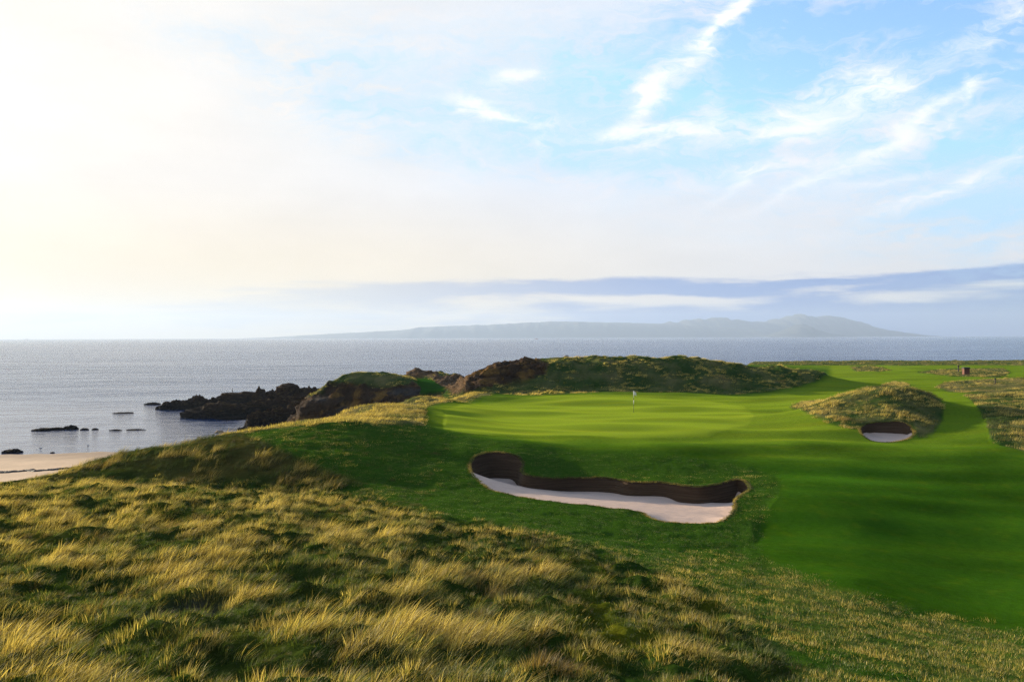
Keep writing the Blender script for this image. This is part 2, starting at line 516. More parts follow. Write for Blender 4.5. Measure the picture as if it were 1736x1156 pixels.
def surface(x, y, want=False):
    """height of the ground, and per-point colour and character"""
    zb, k = land_base(x, y)
    m, px, py = masks(x, y, zb)
    mown = np.clip(m['fairway'] + m['green'] - m['mound'] - m['bankright'] - m['bankupper'] - m['island'] - m['island2'] - m['tip'] - m['edge'] - m['ridge'], 0, 1)
    rock = np.clip(m['rockA'] + m['rockB'] + m['rockB2'] + m['rockC'], 0, 1) * (1 - m['gpath'])
    rock = np.clip(rock + (k < .93) * (y > 118), 0, 1)
    long_ = np.clip(m['long'] + m['dune'] + m['lefts'], 0, 1)
    tus = np.clip(m['tuss'] - 0.3 * m['long'], 0, 1)
    far = np.clip(m['blond'] + m['ridge'] + m['mound'] + m['bankright'] + m['bankupper'] + m['island'] + m['island2'] + m['tip'] + m['edge'], 0, 1) * (1 - rock)
    head = (y > 108) & (px < 850)
    far = np.clip(far + head * (1 - rock) * (1 - mown) * (1 - m['gpath']) * sstep(zb, 2.5, 4.0), 0, 1)
    beach = sstep(zb, 3.4, 2.2) * (y > 60) * (px < 470)
    und = 0.26 * noise2(x * .055 + 3, y * .12, 1) + 0.17 * noise2(x * .12, y * .27, 2)
    z = zb + und * (1 - beach) * np.clip(mown + (1 - long_) * .5, 0, 1) * sstep(y, 16, 40)
    z = z + mown * m['green'] * (.12 * noise2(x * .09 + 9, y * .20, 5))
    semi = np.clip(1 - mown - long_ - tus - far - rock - beach, 0, 1)
    z = z + semi * (.075 * fbm2(x * .9, y * .9, 4, 6) + .014 * noise2(x * 7, y * 7, 61)) + semi * sstep(px, 760, 560) * .12 * fbm2(x * .8, y * .8, 3, 62)
    hum = fbm2(x * .42, y * .42, 4, 8)
    z = z + long_ * (.36 * hum + .05)
    hm2 = fbm2(x * .85 + 4, y * .85, 3, 12)
    z = z + tus * (.34 * hm2 + .12 * noise2(x * 2.1, y * 2.1, 14))
    z = z + far * (.30 * fbm2(x * .32, y * .32, 4, 16) + .06) + far * (m['ridge'] + head) * (.62 * fbm2(x * .20 + 5, y * .16, 3, 18) + .25 * fbm2(x * .7, y * .5, 2, 19))
    # rounded shoulder hollows of the coast rock
    q = np.nonzero(rock > .001)[0]
    if len(q):
        xq, yq, zq_ = x[q], y[q], zb[q]
        rk = fbm3(xq * .22, yq * .22, zq_ * .3, 4, 20, True)
        z[q] += rock[q] * (1.25 * (rk - .25) + .45 * fbm3(xq * .9, yq * .9, zq_, 3, 24, True) - .3) * sstep(yq, 90, 110)
    z = z - 1.0 * burrow(x, y)
    z = z + beach * .05 * noise2(x * .3, y * .3, 30)
    if not want:
        return z
    # --- colours of grass species, sand, rock; the far fairway has sunlight painted in
    n1 = fbm2(x * .25, y * .25, 4, 50)
    n2 = fbm2(x * 1.1, y * 1.1, 3, 55)
    n3 = fbm2(x * .06, y * .12, 3, 58)
    C = lambda *c: np.array(c)[None, :]
    col = np.zeros((len(x), 3)) + C(.028, .066, .006)                      # short rough
    strw = np.clip(.35 + .9 * n2 + .5 * n1, 0, 1)[:, None]
    straws = sstep(px + (py - 1000) * .5, 980, 1350)[:, None] * sstep(py, 930, 1010)[:, None]
    col = col * (1 - .5 * straws * strw) + C(.15, .15, .035) * .5 * straws * strw
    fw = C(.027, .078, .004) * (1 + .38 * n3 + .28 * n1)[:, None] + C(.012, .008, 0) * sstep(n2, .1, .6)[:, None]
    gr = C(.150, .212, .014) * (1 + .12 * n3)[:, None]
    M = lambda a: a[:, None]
    green_lit = np.clip(mown * sstep(y + 5 * n1, 44, 66) * (1 - sstep(px, 1250, 1750) * .45) * .72 + m['green'], 0, 1)  # putting green colour; its paler tone also paints sunlight on the far fairway
    mw = fw * (1 - M(green_lit)) + gr * M(green_lit)
    col = col * (1 - M(mown)) + mw * M(mown)
    lg = C(.075, .06, .014) * (1 + .4 * n2)[:, None]
    gd = C(.014, .028, .004)
    mixl = M(np.clip(.45 + 1.1 * n1, 0, 1))
    col = col * (1 - M(long_)) + (lg * mixl + gd * (1 - mixl)) * M(long_)
    tc = C(.018, .036, .005) * (1 + .5 * n2)[:, None] + C(.05, .035, .0) * sstep(n1, .05, .5)[:, None]
    col = col * (1 - M(tus)) + tc * M(tus)
    fr = C(.14, .12, .045) * (1 + .35 * n2)[:, None]
    fg = C(.022, .048, .009)
    mixf = M(np.clip(.30 + 1.0 * n1 + .5 * m['blond'] + .25 * m['bankupper'] - .1 * m['ridge'], 0, 1))
    col = col * (1 - M(far)) + (fr * mixf + fg * (1 - mixf)) * M(far)
    r3 = np.zeros(len(x))
    r3[q] = fbm3(x[q] * .5, y[q] * .5, z[q] * .8, 4, 70)
    rc = C(.044, .024, .010) * (1 + .7 * r3)[:, None]
    och = C(.20, .105, .018)
    grn = C(.05, .07, .018)
    rc = rc * (1 - M(sstep(r3, .05, .5)) * .8) + och * M(sstep(r3, .05, .5)) * .8
    tealish = M(sstep(noise2(x * .2, z * .5, 75), .25, .6)) * M(m['rockA'])
    rc = rc * (1 - .5 * tealish) + C(.05, .06, .06) * .5 * tealish
    tan = M(np.clip(m['rockB'] + m['rockB2'], 0, 1))
    rc = rc * (1 - .6 * tan) + C(.17, .105, .05) * .6 * tan
    wet = M(sstep(z, 3.0, .9))
    rc = rc * (1 - .75 * wet) + C(.012, .010, .007) * .75 * wet
    col = col * (1 - M(rock)) + rc * M(rock)
    col = col * (1 - M(m['gpath'])) + C(.012, .05, .003) * M(m['gpath'])
    sand = C(.52, .36, .22) * (1 + .06 * n1)[:, None]
    wetb = M(sstep(z, .55, .1))
    sand = sand * (1 - .55 * wetb) + C(.18, .12, .08) * .55 * wetb
    col = col * (1 - M(beach)) + sand * M(beach)
    bu = M(np.clip(burrow(x, y) * 1.5, 0, 1))
    col = col * (1 - bu) + C(.09, .08, .07) * bu
    return z, np.clip(col, .002, .9), dict(mown=mown, green=m['green'] * mown, rock=rock, beach=beach, long=long_, tus=tus, far=far, semi=semi, m=m, px=px, py=py, gpath=m['gpath'])


# ------------------------------------------------------------------ materials
def new_mat(name):
    m = bpy.data.materials.new(name)
    m.use_nodes = True
    m.node_tree.nodes.clear()
    g = NT(m.node_tree)
    out = g.n('ShaderNodeOutputMaterial')
    return m, g, out


def obj_coords(g):
    return g.n('ShaderNodeTexCoord').outputs['Object']


def principled(g, out, col, rough=.6, normal=None, metallic=0.0, spec=.5):
    p = g.n('ShaderNodeBsdfPrincipled')
    g.put(p.inputs['Base Color'], col)
    g.put(p.inputs['Roughness'], rough)
    g.put(p.inputs['Metallic'], metallic)
    g.put(p.inputs['Specular IOR Level'], spec)
    if normal is not None:
        g.put(p.inputs['Normal'], normal)
    g.L.new(p.outputs[0], out.inputs[0])
    return p


def bump(g, h, strength, dist):
    b = g.n('ShaderNodeBump')
    g.put(b.inputs['Strength'], strength)
    g.put(b.inputs['Distance'], dist)
    g.put(b.inputs['Height'], h)
    return b.outputs[0]


def plain(name, col, rough=.6, var=.25, scale=8.0, bmp=0.0, metallic=0.0):
    m, g, out = new_mat(name)
    co = obj_coords(g)
    f, _ = g.noise(co, scale, 4, .6)
    c = g.v('SCALE', tuple(col), scale=g.ramp(f, .25, .75, 1 - var, 1 + var, False))
    nb = bump(g, f, .5, bmp) if bmp else None
    principled(g, out, c, rough, nb, metallic)
    return m


def turf_material(name, fine, fine_amp, bdist, streak=0.0):
    m, g, out = new_mat(name)
    co = obj_coords(g)
    vc = g.n('ShaderNodeVertexColor', layer_name='col').outputs[0]
    f1, _ = g.noise(co, fine, 3, .65)
    f2, _ = g.noise(co, fine * .17, 4, .6)
    k = g.m('MULTIPLY', g.ramp(f1, .25, .75, 1 - fine_amp, 1 + fine_amp, False), g.ramp(f2, .3, .7, 1 - fine_amp * .5, 1 + fine_amp * .5, False))
    c = g.v('SCALE', vc, scale=k)
    if streak:
        f3, _ = g.noise(g.mapping(co, rot=(0, 0, R(12)), scale=(.12, .9, .5)), 1.0, 4, .6)
        c = g.mix(g.ramp(f3, .45, .75, 0, streak), c, g.v('MULTIPLY', c, (1.45, 1.12, .9)))
    h = g.m('ADD', g.m('MULTIPLY', f1, .5), f2)
    nb = bump(g, h, .8, bdist)
    dif = g.n('ShaderNodeBsdfDiffuse')
    g.put(dif.inputs[0], c)
    g.put(dif.inputs[2], nb)
    sh = g.n('ShaderNodeBsdfSheen')
    g.put(sh.inputs[0], g.v('SCALE', c, scale=.35))
    g.put(sh.inputs[1], .45)
    g.put(sh.inputs[2], nb)
    ad = g.n('ShaderNodeAddShader')
    g.L.new(dif.outputs[0], ad.inputs[0])
    g.L.new(sh.outputs[0], ad.inputs[1])
    g.L.new(ad.outputs[0], out.inputs[0])
    return m


def rock_material(name='rock', use_vc=True, tint=(1, 1, 1)):
    m, g, out = new_mat(name)
    co = obj_coords(g)
    f1, _ = g.noise(co, 1.7, 6, .68)
    f2, _ = g.noise(g.mapping(co, rot=(R(20), R(35), 0), scale=(1, 1, 3.5)), .9, 5, .65, .4)
    vo = g.n('ShaderNodeTexVoronoi', feature='DISTANCE_TO_EDGE')
    g.put(vo.inputs['Vector'], g.mapping(co, scale=(1, 1, 1.8)))
    vo.inputs['Scale'].default_value = .9
    cr = g.ramp(vo.outputs[0], 0, .09)
    if use_vc:
        base = g.n('ShaderNodeVertexColor', layer_name='col').outputs[0]
    else:
        z = g.n('ShaderNodeSeparateXYZ')
        g.put(z.inputs[0], g.n('ShaderNodeNewGeometry').outputs['Position'])
        hgt = g.ramp(g.m('ADD', z.outputs[2], g.m('MULTIPLY', f2, 2.0)), 1.2, 4.5)
        base = g.mix(hgt, (.006, .005, .004), (.034, .017, .006))
        base = g.mix(g.m('MULTIPLY', g.ramp(f2, .5, .68), hgt), base, (.075, .048, .012))
        base = g.mix(g.ramp(f1, .60, .78, 0, .4), base, (.06, .055, .045))
    c = g.v('SCALE', base, scale=g.ramp(f1, .25, .75, .55, 1.5, False))
    h = g.m('ADD', g.m('ADD', f1, f2), g.m('MULTIPLY', cr, .35))
    nb = bump(g, h, .9, .5)
    principled(g, out, c, .95, nb, 0, .06)
    return m


M_ROUGH = turf_material('rough_turf', 26.0, .42, .05)
M_FAIR = turf_material('mown_turf', 22.0, .30, .02, .7)
M_GREEN = turf_material('green_turf', 30.0, .14, .006, .5)
M_ROCK = rock_material('cliff_rock')
M_REEF = rock_material('reef_rock', False)


def sand_material(name, col=None):
    m, g, out = new_mat(name)
    co = obj_coords(g)
    f1, _ = g.noise(co, 60.0, 3, .6)
    f2, _ = g.noise(co, 1.6, 4, .6)
    f3, _ = g.noise(g.mapping(co, rot=(0, 0, R(-8)), scale=(.8, 9, 1)), 1.6, 3, .6)
    base = col if col else g.n('ShaderNodeVertexColor', layer_name='col').outputs[0]
    c = g.v('SCALE', base, scale=g.m('MULTIPLY', g.ramp(f1, .25, .75, .9, 1.1, False), g.ramp(f2, .3, .7, .93, 1.06, False)))
    nb = bump(g, g.m('ADD', g.m('MULTIPLY', f1, .25), g.m('ADD', f2, g.m('MULTIPLY', f3, .6))), .6, .06)
    principled(g, out, c, .95, nb, 0, .15)
    return m


M_BEACH = sand_material('beach_sand')
M_BUNK = sand_material('bunker_sand', (.60, .43, .32))


def link_mesh(name, verts, faces, mat, parent=None, smooth=True, **props):
    me = bpy.data.meshes.new(name)
    me.from_pydata([tuple(v) for v in verts], [], [tuple(f) for f in faces])
    me.materials.append(mat)
    if smooth:
        me.shade_smooth()
    o = bpy.data.objects.new(name, me)
    COL.objects.link(o)
    if parent:
        o.parent = parent
    for k, v in props.items():
        o[k] = v
    return o


def fast_mesh(name, V, Fq, mat, col=None, nor=None, **props):
    """mesh from numpy arrays; Fq = list of (n,4) / (n,3) index arrays"""
    used = np.unique(np.concatenate([f.ravel() for f in Fq]))
    remap = np.full(len(V), -1, np.int64)
    remap[used] = np.arange(len(used))
    V2 = V[used]
    me = bpy.data.meshes.new(name)
    loops = np.concatenate([remap[f].ravel() for f in Fq])
    sizes = np.concatenate([np.full(len(f), f.shape[1]) for f in Fq])
    me.vertices.add(len(V2))
    me.vertices.foreach_set('co', V2.astype(np.float32).ravel())
    me.loops.add(len(loops))
    me.loops.foreach_set('vertex_index', loops.astype(np.int32))
    me.polygons.add(len(sizes))
    me.polygons.foreach_set('loop_start', np.r_[0, np.cumsum(sizes)[:-1]].astype(np.int32))
    me.update(calc_edges=True)
    me.shade_smooth()
    if col is not None:
        a = me.attributes.new('col', 'FLOAT_COLOR', 'POINT')
        a.data.foreach_set('color', np.c_[col[used], np.ones(len(used))].astype(np.float32).ravel())
    if nor is not None:
        me.normals_split_custom_set_from_vertices(nor[used].tolist())
    me.materials.append(mat)
    o = bpy.data.objects.new(name, me)
    COL.objects.link(o)
    for k, v in props.items():
        o[k] = v
    return o


# ------------------------------------------------------------------ terrain sheet
ts = np.r_[np.linspace(-1.25, -.70, 40)[:-1], np.linspace(-.70, .70, 760), np.linspace(.70, 1.25, 40)[1:]]
ys = [3.2]
while ys[-1] < 300:
    y_ = ys[-1]
    ys.append(y_ * 1.0062 if y_ < 38 else y_ * 1.0048 if y_ < 66 else y_ * 1.0044 if y_ < 104 else y_ + .42 if y_ < 190 else y_ + 2.2)
ys = np.array(ys)
NT_, NY = len(ts), len(ys)
GX = (ts[None, :] * ys[:, None]).ravel()
GY = np.repeat(ys, NT_)

# bunker rims (photograph pixels) -> world points on the ground
BUNK = {
    'big': dict(rim=[(794, 790), (799, 777), (815, 769), (835, 766), (862, 769), (879, 775), (887, 785), (885, 797), (893, 804), (915, 807), (940, 808), (990, 808), (1040, 810), (1070, 815),
                     (1120, 815), (1160, 821), (1190, 823), (1220, 817), (1248, 811), (1266, 816), (1272, 827), (1262, 838), (1248, 849), (1245, 862), (1237, 873), (1220, 881), (1190, 885),
                     (1150, 885), (1120, 881), (1098, 873), (1084, 866), (1040, 861), (1000, 857), (950, 853), (900, 847), (860, 839), (828, 828), (808, 815), (797, 803)],
                wallbase=[(812, 812), (835, 811), (870, 813), (882, 824), (895, 829), (930, 833), (960, 835), (1020, 836), (1060, 842), (1130, 845), (1150, 853), (1200, 854), (1240, 852)]),
    'small': dict(rim=[(1456, 729), (1464, 720), (1484, 716), (1515, 716), (1540, 721), (1550, 731), (1545, 738), (1530, 743), (1502, 746), (1476, 744), (1460, 737)],
                  wallbase=[(1474, 737), (1486, 735), (1510, 735.5), (1532, 737), (1541, 739)]),
}


def catmull(P, n):
    P = np.asarray(P, float)
    out = []
    N = len(P)
    for i in range(N):
        a, b, c, d = P[(i - 1) % N], P[i], P[(i + 1) % N], P[(i + 2) % N]
        for t in np.arange(n) / n:
            out.append(.5 * ((2 * b) + (c - a) * t + (2 * a - 5 * b + 4 * c - d) * t * t + (3 * b - a - 3 * c + d) * t ** 3))
    return np.array(out)


def hit(px, py, d0, d1):
    """distances at which rays through the pixels meet the ground"""
    D = np.linspace(d0, d1, 500)
    res = []
    for a, b in zip(px, py):
        x = (a - 868) / F * D
        z, _ = land_base(x, D)
        q = topx(x, D, z)[1]
        k = np.nonzero(q <= b)[0]
        res.append(D[k[0]] if len(k) else D[-1])
    return np.array(res)



for name, b in BUNK.items():
    rp = catmull(b['rim'], 6)
    dd = hit(rp[:, 0], rp[:, 1], 28 if name == 'big' else 52, 56 if name == 'big' else 68)
    dd = (dd + np.roll(dd, 1) + np.roll(dd, -1)) / 3
    b['rx'] = (rp[:, 0] - 868) / F * dd
    b['ry'] = dd
    # resample evenly
    P = np.c_[b['rx'], b['ry']]
    seg = np.r_[0, np.cumsum(np.linalg.norm(np.roll(P, -1, 0) - P, axis=1))]
    n = int(seg[-1] / (.11 if name == 'big' else .08))
    q = np.linspace(0, seg[-1], n, endpoint=False)
    Pc = np.r_[P, P[:1]]
    b['rx'] = np.interp(q, seg, Pc[:, 0])
    b['ry'] = np.interp(q, seg, Pc[:, 1])
    b['rp'] = np.c_[868 + F * b['rx'] / b['ry'], b['ry']]

allx, ally = GX, GY
nbase = len(GX)
quads_keep = np.ones((NY - 1, NT_ - 1), bool)
extra_pts = []
patches = []
cur = nbase
for name, b in BUNK.items():
    t = b['rx'] / b['ry']
    i0 = np.searchsorted(ts, t.min()) - 6
    i1 = np.searchsorted(ts, t.max()) + 6
    j0 = np.searchsorted(ys, b['ry'].min()) - 5
    j1 = np.searchsorted(ys, b['ry'].max()) + 5
    quads_keep[j0:j1, i0:i1] = False
    jj, ii = np.meshgrid(np.arange(j0, j1 + 1), np.arange(i0, i1 + 1), indexing='ij')
    gid = (jj * NT_ + ii).ravel()
    sdv = poly_sd(GX[gid], GY[gid], np.c_[b['rx'], b['ry']], 5.0)
    edge = ((jj == j0) | (jj == j1) | (ii == i0) | (ii == i1)).ravel()
    keep = (sdv < -.04) | edge
    gid = gid[keep]
    nr = len(b['rx'])
    coords = [Vector((GX[k], GY[k])) for k in gid] + [Vector((a, c)) for a, c in zip(b['rx'], b['ry'])]
    ng = len(gid)
    edges = [(ng + k, ng + (k + 1) % nr) for k in range(nr)]
    vo, eo, fo, ov, oe, of = delaunay_2d_cdt(coords, edges, [], 0, 1e-6)
    ids = []
    for k, orig in enumerate(ov):
        if orig:
            o_ = orig[0]
            ids.append(gid[o_] if o_ < ng else cur + (o_ - ng))
        else:
            ids.append(-1)
    ids = np.array(ids)
    tri = np.array([[ids[a] for a in f] for f in fo if len(f) == 3])
    tri = tri[(tri >= 0).all(1)]
    extra_pts.append(np.c_[b['rx'], b['ry']])
    cur += nr
    patches.append((name, tri))
E_ = np.concatenate(extra_pts)
VX = np.r_[GX, E_[:, 0]]
VY = np.r_[GY, E_[:, 1]]
VZ, VC, AT = surface(VX, VY, True)

# triangles of the bunker surrounds
tris = []
for name, tri in patches:
    b = BUNK[name]
    cx = VX[tri].mean(1)
    cy = VY[tri].mean(1)
    s = poly_sd(cx, cy, np.c_[b['rx'], b['ry']], 5.0)
    tri = tri[s < 0]
    e1 = np.c_[VX[tri[:, 1]] - VX[tri[:, 0]], VY[tri[:, 1]] - VY[tri[:, 0]]]
    e2 = np.c_[VX[tri[:, 2]] - VX[tri[:, 0]], VY[tri[:, 2]] - VY[tri[:, 0]]]
    cr = e1[:, 0] * e2[:, 1] - e1[:, 1] * e2[:, 0]
    tri[cr < 0] = tri[cr < 0][:, ::-1]
    tris.append(tri[np.abs(cr) > 1e-9])
tris = np.concatenate(tris)
jj, ii = np.nonzero(quads_keep)
a0 = jj * NT_ + ii
quads = np.stack([a0, a0 + 1, a0 + 1 + NT_, a0 + NT_], 1)

# coast rock is pushed sideways too, so faces overhang and split instead of being a smooth drape
ROCKW = AT['rock'] * sstep(VY, 95, 110)
V3 = np.c_[VX, VY, VZ]
_q = np.nonzero(ROCKW > .001)[0]
V3[_q, 0] += fbm3(VX[_q] * .35, VY[_q] * .35, VZ[_q] * .7, 4, 81) * 1.3 * ROCKW[_q]
V3[_q, 1] += fbm3(VX[_q] * .35 + 40, VY[_q] * .35, VZ[_q] * .7, 4, 85) * 1.3 * ROCKW[_q]


def vert_normals(V, qs, ts_):
    N = np.zeros_like(V)
    for f in (qs, ts_):
        if len(f) == 0:
            continue
        if f.shape[1] == 4:
            n = np.cross(V[f[:, 2]] - V[f[:, 0]], V[f[:, 3]] - V[f[:, 1]])
        else:
            n = np.cross(V[f[:, 1]] - V[f[:, 0]], V[f[:, 2]] - V[f[:, 0]])
        for c in range(f.shape[1]):
            for ax in range(3):
                N[:, ax] += np.bincount(f[:, c], n[:, ax], len(V))
    return N / (np.linalg.norm(N, axis=1, keepdims=True) + 1e-12)


NOR = vert_normals(V3, quads, tris)


def zone_of(f):
    A = lambda k: AT[k][f].mean(1)
    zz = VZ[f].max(1)
    zi = np.zeros(len(f), int)
    zi[A('mown') > .5] = 1
    zi[A('green') > .5] = 2
    zi[A('gpath') > .5] = 5
    zi[A('rock') > .5] = 3
    zi[(A('beach') > .5) & (A('rock') < .5)] = 4
    return zi


zq, zt = zone_of(quads), zone_of(tris)
for i, (nm, mt) in enumerate([('ground', M_ROUGH), ('fairway', M_FAIR), ('putting_green', M_GREEN), ('sea_cliffs', M_ROCK), ('beach', M_BEACH), ('mown_path', M_FAIR)]):
    fq = [f for f in (quads[zq == i], tris[zt == i]) if len(f)]
    fast_mesh(nm, V3, fq, mt, VC, NOR, kind='structure')

HGT_T, HGT_Y = ts, ys


def ground_z(x, y):
    return surface(np.atleast_1d(np.asarray(x, float)), np.atleast_1d(np.asarray(y, float)))


def gz(x, y):
    return float(ground_z(x, y)[0])


# ------------------------------------------------------------------ bunkers: sand floor and stacked-turf wall
def sod_material():
    m, g, out = new_mat('stacked_sod')
    co = obj_coords(g)
    sp = g.n('ShaderNodeSeparateXYZ')
    g.put(sp.inputs[0], co)
    f1, _ = g.noise(co, 9.0, 5, .65)
    lay, _ = g.noise(g.mapping(co, scale=(.35, .35, 22)), 1.0, 3, .6)
    c = g.mix(g.ramp(lay, .35, .65), (.060, .038, .023), (.095, .062, .037))
    c = g.mix(g.ramp(f1, .55, .72, 0, .35), c, (.05, .07, .02))
    principled(g, out, c, .95, bump(g, g.m('ADD', f1, lay), .8, .04), 0, .1)
    return m


M_SOD = sod_material()
RIMS = {}
for name, b in BUNK.items():
    rx, ry = b['rx'], b['ry']
    P = np.c_[rx, ry]
    nr = len(rx)
    rz = ground_z(rx, ry)
    RIMS[name] = (rx, ry, rz)
    # outward normal
    tg = np.roll(P, -1, 0) - np.roll(P, 1, 0)
    tg /= np.linalg.norm(tg, axis=1, keepdims=True)
    nrm = np.c_[tg[:, 1], -tg[:, 0]]
    tst = poly_sd(P[:, 0] + nrm[:, 0] * .1, P[:, 1] + nrm[:, 1] * .1, P, 5)
    if (tst > 0).mean() > .5:
        nrm = -nrm
    # sand height field: front rim a little down, back wall foot as seen
    front = []
    for i in range(0, nr, 3):
        if nrm[i, 1] < -.15:
            front.append((rx[i], ry[i], rz[i] - (.10 if name == 'big' else .10)))
    foot = []
    for px, py in b['wallbase']:
        u = 868 + F * rx / ry
        back = np.nonzero((nrm[:, 1] > .05))[0]
        k = back[np.argmin(np.abs(u[back] - px))]
        d = ry[k] - .25
        foot.append(W(px, py, d))
    u = 868 + F * rx / ry
    if name == 'big':
        front = [q for q in front if 868 + F * q[0] / q[1] < 1236]
        for k in np.nonzero(u > 1246)[0][::3]:
            foot.append((rx[k] - .12, ry[k] - .05, rz[k] - .72))
    else:
        front = [q for q in front if 1484 < 868 + F * q[0] / q[1] < 1540]
        for k in np.nonzero((u < 1474))[0][::2]:
            foot.append((rx[k], ry[k], rz[k] - .62))
        for k in np.nonzero((u > 1545))[0][::2]:
            foot.append((rx[k], ry[k], rz[k] - .42))
    S = np.array(front + foot)

    def sand_z(x, y, S=S):
        A = S[:, :2]
        n = len(A)
        M = np.zeros((n + 3, n + 3))
        ph = lambda a, c: np.sqrt(((a[:, None] - c[None]) ** 2).sum(2) + .09)
        M[:n, :n] = ph(A, A) - np.eye(n) * .05
        M[:n, n:] = np.c_[np.ones(n), A]
        M[n:, :n] = M[:n, n:].T
        w = np.linalg.solve(M, np.r_[S[:, 2], 0, 0, 0])
        q = np.c_[x, y]
        return ph(q, A) @ w[:n] + w[n] + q @ w[n + 1:]
    szr = np.minimum(sand_z(rx, ry), rz - .07)
    hgt = rz - szr
    root = bpy.data.objects.new('bunker', None)
    COL.objects.link(root)
    root.location = (rx.mean(), ry.mean(), szr.min())
    root['label'] = 'long kidney-shaped bunker with pale sand below the front of the green' if name == 'big' else 'small round pot bunker cut into the foot of the grassy mound'
    root['category'] = 'bunker'
    off = np.array(root.location)
    # wall: layers of sod laid one on another, each a little ragged, leaning back
    step = .055
    nl = max(3, int(math.ceil(hgt.max() / step)))
    rings = []
    prof = [0.0]
    for l in range(nl):
        prof += [l + .06, l + .55, l + .94]
    prof = np.array(prof + [nl]) / nl
    for t in prof:
        ph_ = (t * nl) % 1
        layer = int(t * nl)
        ledge = .018 * math.sin(ph_ * math.pi) + .012 * noise2(np.arange(nr) * .15, np.full(nr, layer * 7.3), 90)
        lean = .30 * t * np.clip(hgt, .0, 1.5)
        ins = lean + .01 - ledge
        zz = rz + .0 - t * (hgt + .12) + .012 * noise2(np.arange(nr) * .08, np.full(nr, layer * 3.1), 92)
        if t == 0:
            ins = ins * 0 - .02
            zz = rz + .012
        rings.append(np.c_[rx - nrm[:, 0] * ins, ry - nrm[:, 1] * ins, zz])
    V = np.concatenate(rings) - off
    fc = []
    for r in range(len(rings) - 1):
        for k in range(nr):
            k2 = (k + 1) % nr
            fc.append((r * nr + k, r * nr + k2, (r + 1) * nr + k2, (r + 1) * nr + k))
    wo = link_mesh('sod_wall', V, fc, M_SOD, root, True, kind='stuff')
    # sand floor
    xs = np.arange(rx.min(), rx.max(), .16)
    yy = np.arange(ry.min(), ry.max(), .16)
    qx, qy = [a.ravel() for a in np.meshgrid(xs, yy)]
    s = poly_sd(qx, qy, P, 5)
    qx, qy = qx[s > .08], qy[s > .08]
    coords = [Vector((a, c)) for a, c in zip(np.r_[rx, qx], np.r_[ry, qy])]
    vo, eo, fo, *_r = delaunay_2d_cdt(coords, [(k, (k + 1) % nr) for k in range(nr)], [], 1, 1e-6)
    A = np.array([tuple(v) for v in vo])
    zz = sand_z(A[:, 0], A[:, 1]) + .02 * fbm2(A[:, 0] * 1.2, A[:, 1] * 1.2, 3, 95)
    sdd = poly_sd(A[:, 0], A[:, 1], P, 5)
    zz = zz + .10 * np.exp(-np.clip(sdd, 0, 9) / .35)
    so_ = link_mesh('sand', np.c_[A, zz] - off, [f for f in fo if len(f) >= 3], M_BUNK, root, True)

# ------------------------------------------------------------------ sea, distant land, haze
def sea_material():
    m, g, out = new_mat('sea_water')
    co = obj_coords(g)
    a, _ = g.noise(g.mapping(co, rot=(0, 0, R(14)), scale=(.16, .55, 1)), 1.0, 6, .68, .6)
    b, _ = g.noise(g.mapping(co, rot=(0, 0, R(-10)), scale=(.028, .075, 1)), 1.0, 4, .6, .6)
    c, _ = g.noise(g.mapping(co, rot=(0, 0, R(4)), scale=(.004, .014, 1)), 1.0, 4, .6, .6)
    e, _ = g.noise(g.mapping(co, rot=(0, 0, R(-5)), scale=(.011, .020, 1)), 1.0, 6, .7, .4)
    sp = g.n('ShaderNodeSeparateXYZ')
    g.put(sp.inputs[0], co)
    shore = g.ramp(sp.outputs[1], 110, 330, .15, 1.0)
    h = g.m('ADD', g.m('ADD', g.m('MULTIPLY', a, 1.5), g.m('MULTIPLY', b, 5.0)), g.m('MULTIPLY', e, 9.0))
    nb = bump(g, h, g.m('MULTIPLY', shore, g.ramp(c, .3, .7, .45, 1.0)), 1.0)
    p = principled(g, out, (.005, .032, .105), .12, nb)
    p.inputs['IOR'].default_value = 1.333
    return m


M_SEA = sea_material()
RX, RY = 17500, 17800
sv, sf = [], []
yy = [-60, 60, 120, 300, 900, 3000, 9000, RY]
xx = [-RX, -4000, -900, -200, 0, 200, 900, 4000, RX]
for y_ in yy:
    for x_ in xx:
        sv.append((x_, y_, 0))
for j in range(len(yy) - 1):
    for i in range(len(xx) - 1):
        k = j * len(xx) + i
        sf.append((k, k + 1, k + 1 + len(xx), k + len(xx)))
link_mesh('sea', sv, sf, M_SEA, kind='structure')

M_HILL = plain('heather_hill', (.05, .06, .04), .9, .3, .001)


def hills(name, outline, D, depth, seed):
    o = np.array(outline, float)
    pxs = np.arange(o[0, 0], o[-1, 0] + 1, 3.0)
    top = np.interp(pxs, o[:, 0], o[:, 1])
    base = hy(pxs)
    H = np.clip((base - top) / F * D + CAMZ, 0, None)
    H = H * (1 + .05 * fbm2(pxs * .05, pxs * 0 + seed, 4, seed)) 
    rows = np.linspace(-1, 1, 25)
    V = []
    for r in rows:
        fall = (1 - r * r) ** 1.1 if abs(r) < 1 else 0
        w = fall + .22 * fbm2(pxs * .06 + 11, pxs * 0 + r * 2.2, 4, seed + 3) * math.sin(math.pi * (1 - abs(r)))
        h = H * np.clip(w, 0, 1.0) - 3 * (abs(r) == 1)
        V.append(np.c_[(pxs - 868) / F * D, np.full(len(pxs), D + r * depth), np.maximum(h, -1.0)])
    V = np.concatenate(V)
    n = len(pxs)
    jj, ii = np.meshgrid(np.arange(24), np.arange(n - 1), indexing='ij')
    a = (jj * n + ii).ravel()
    fast_mesh(name, V, [np.stack([a, a + 1, a + 1 + n, a + n], 1)], M_HILL, kind='structure')


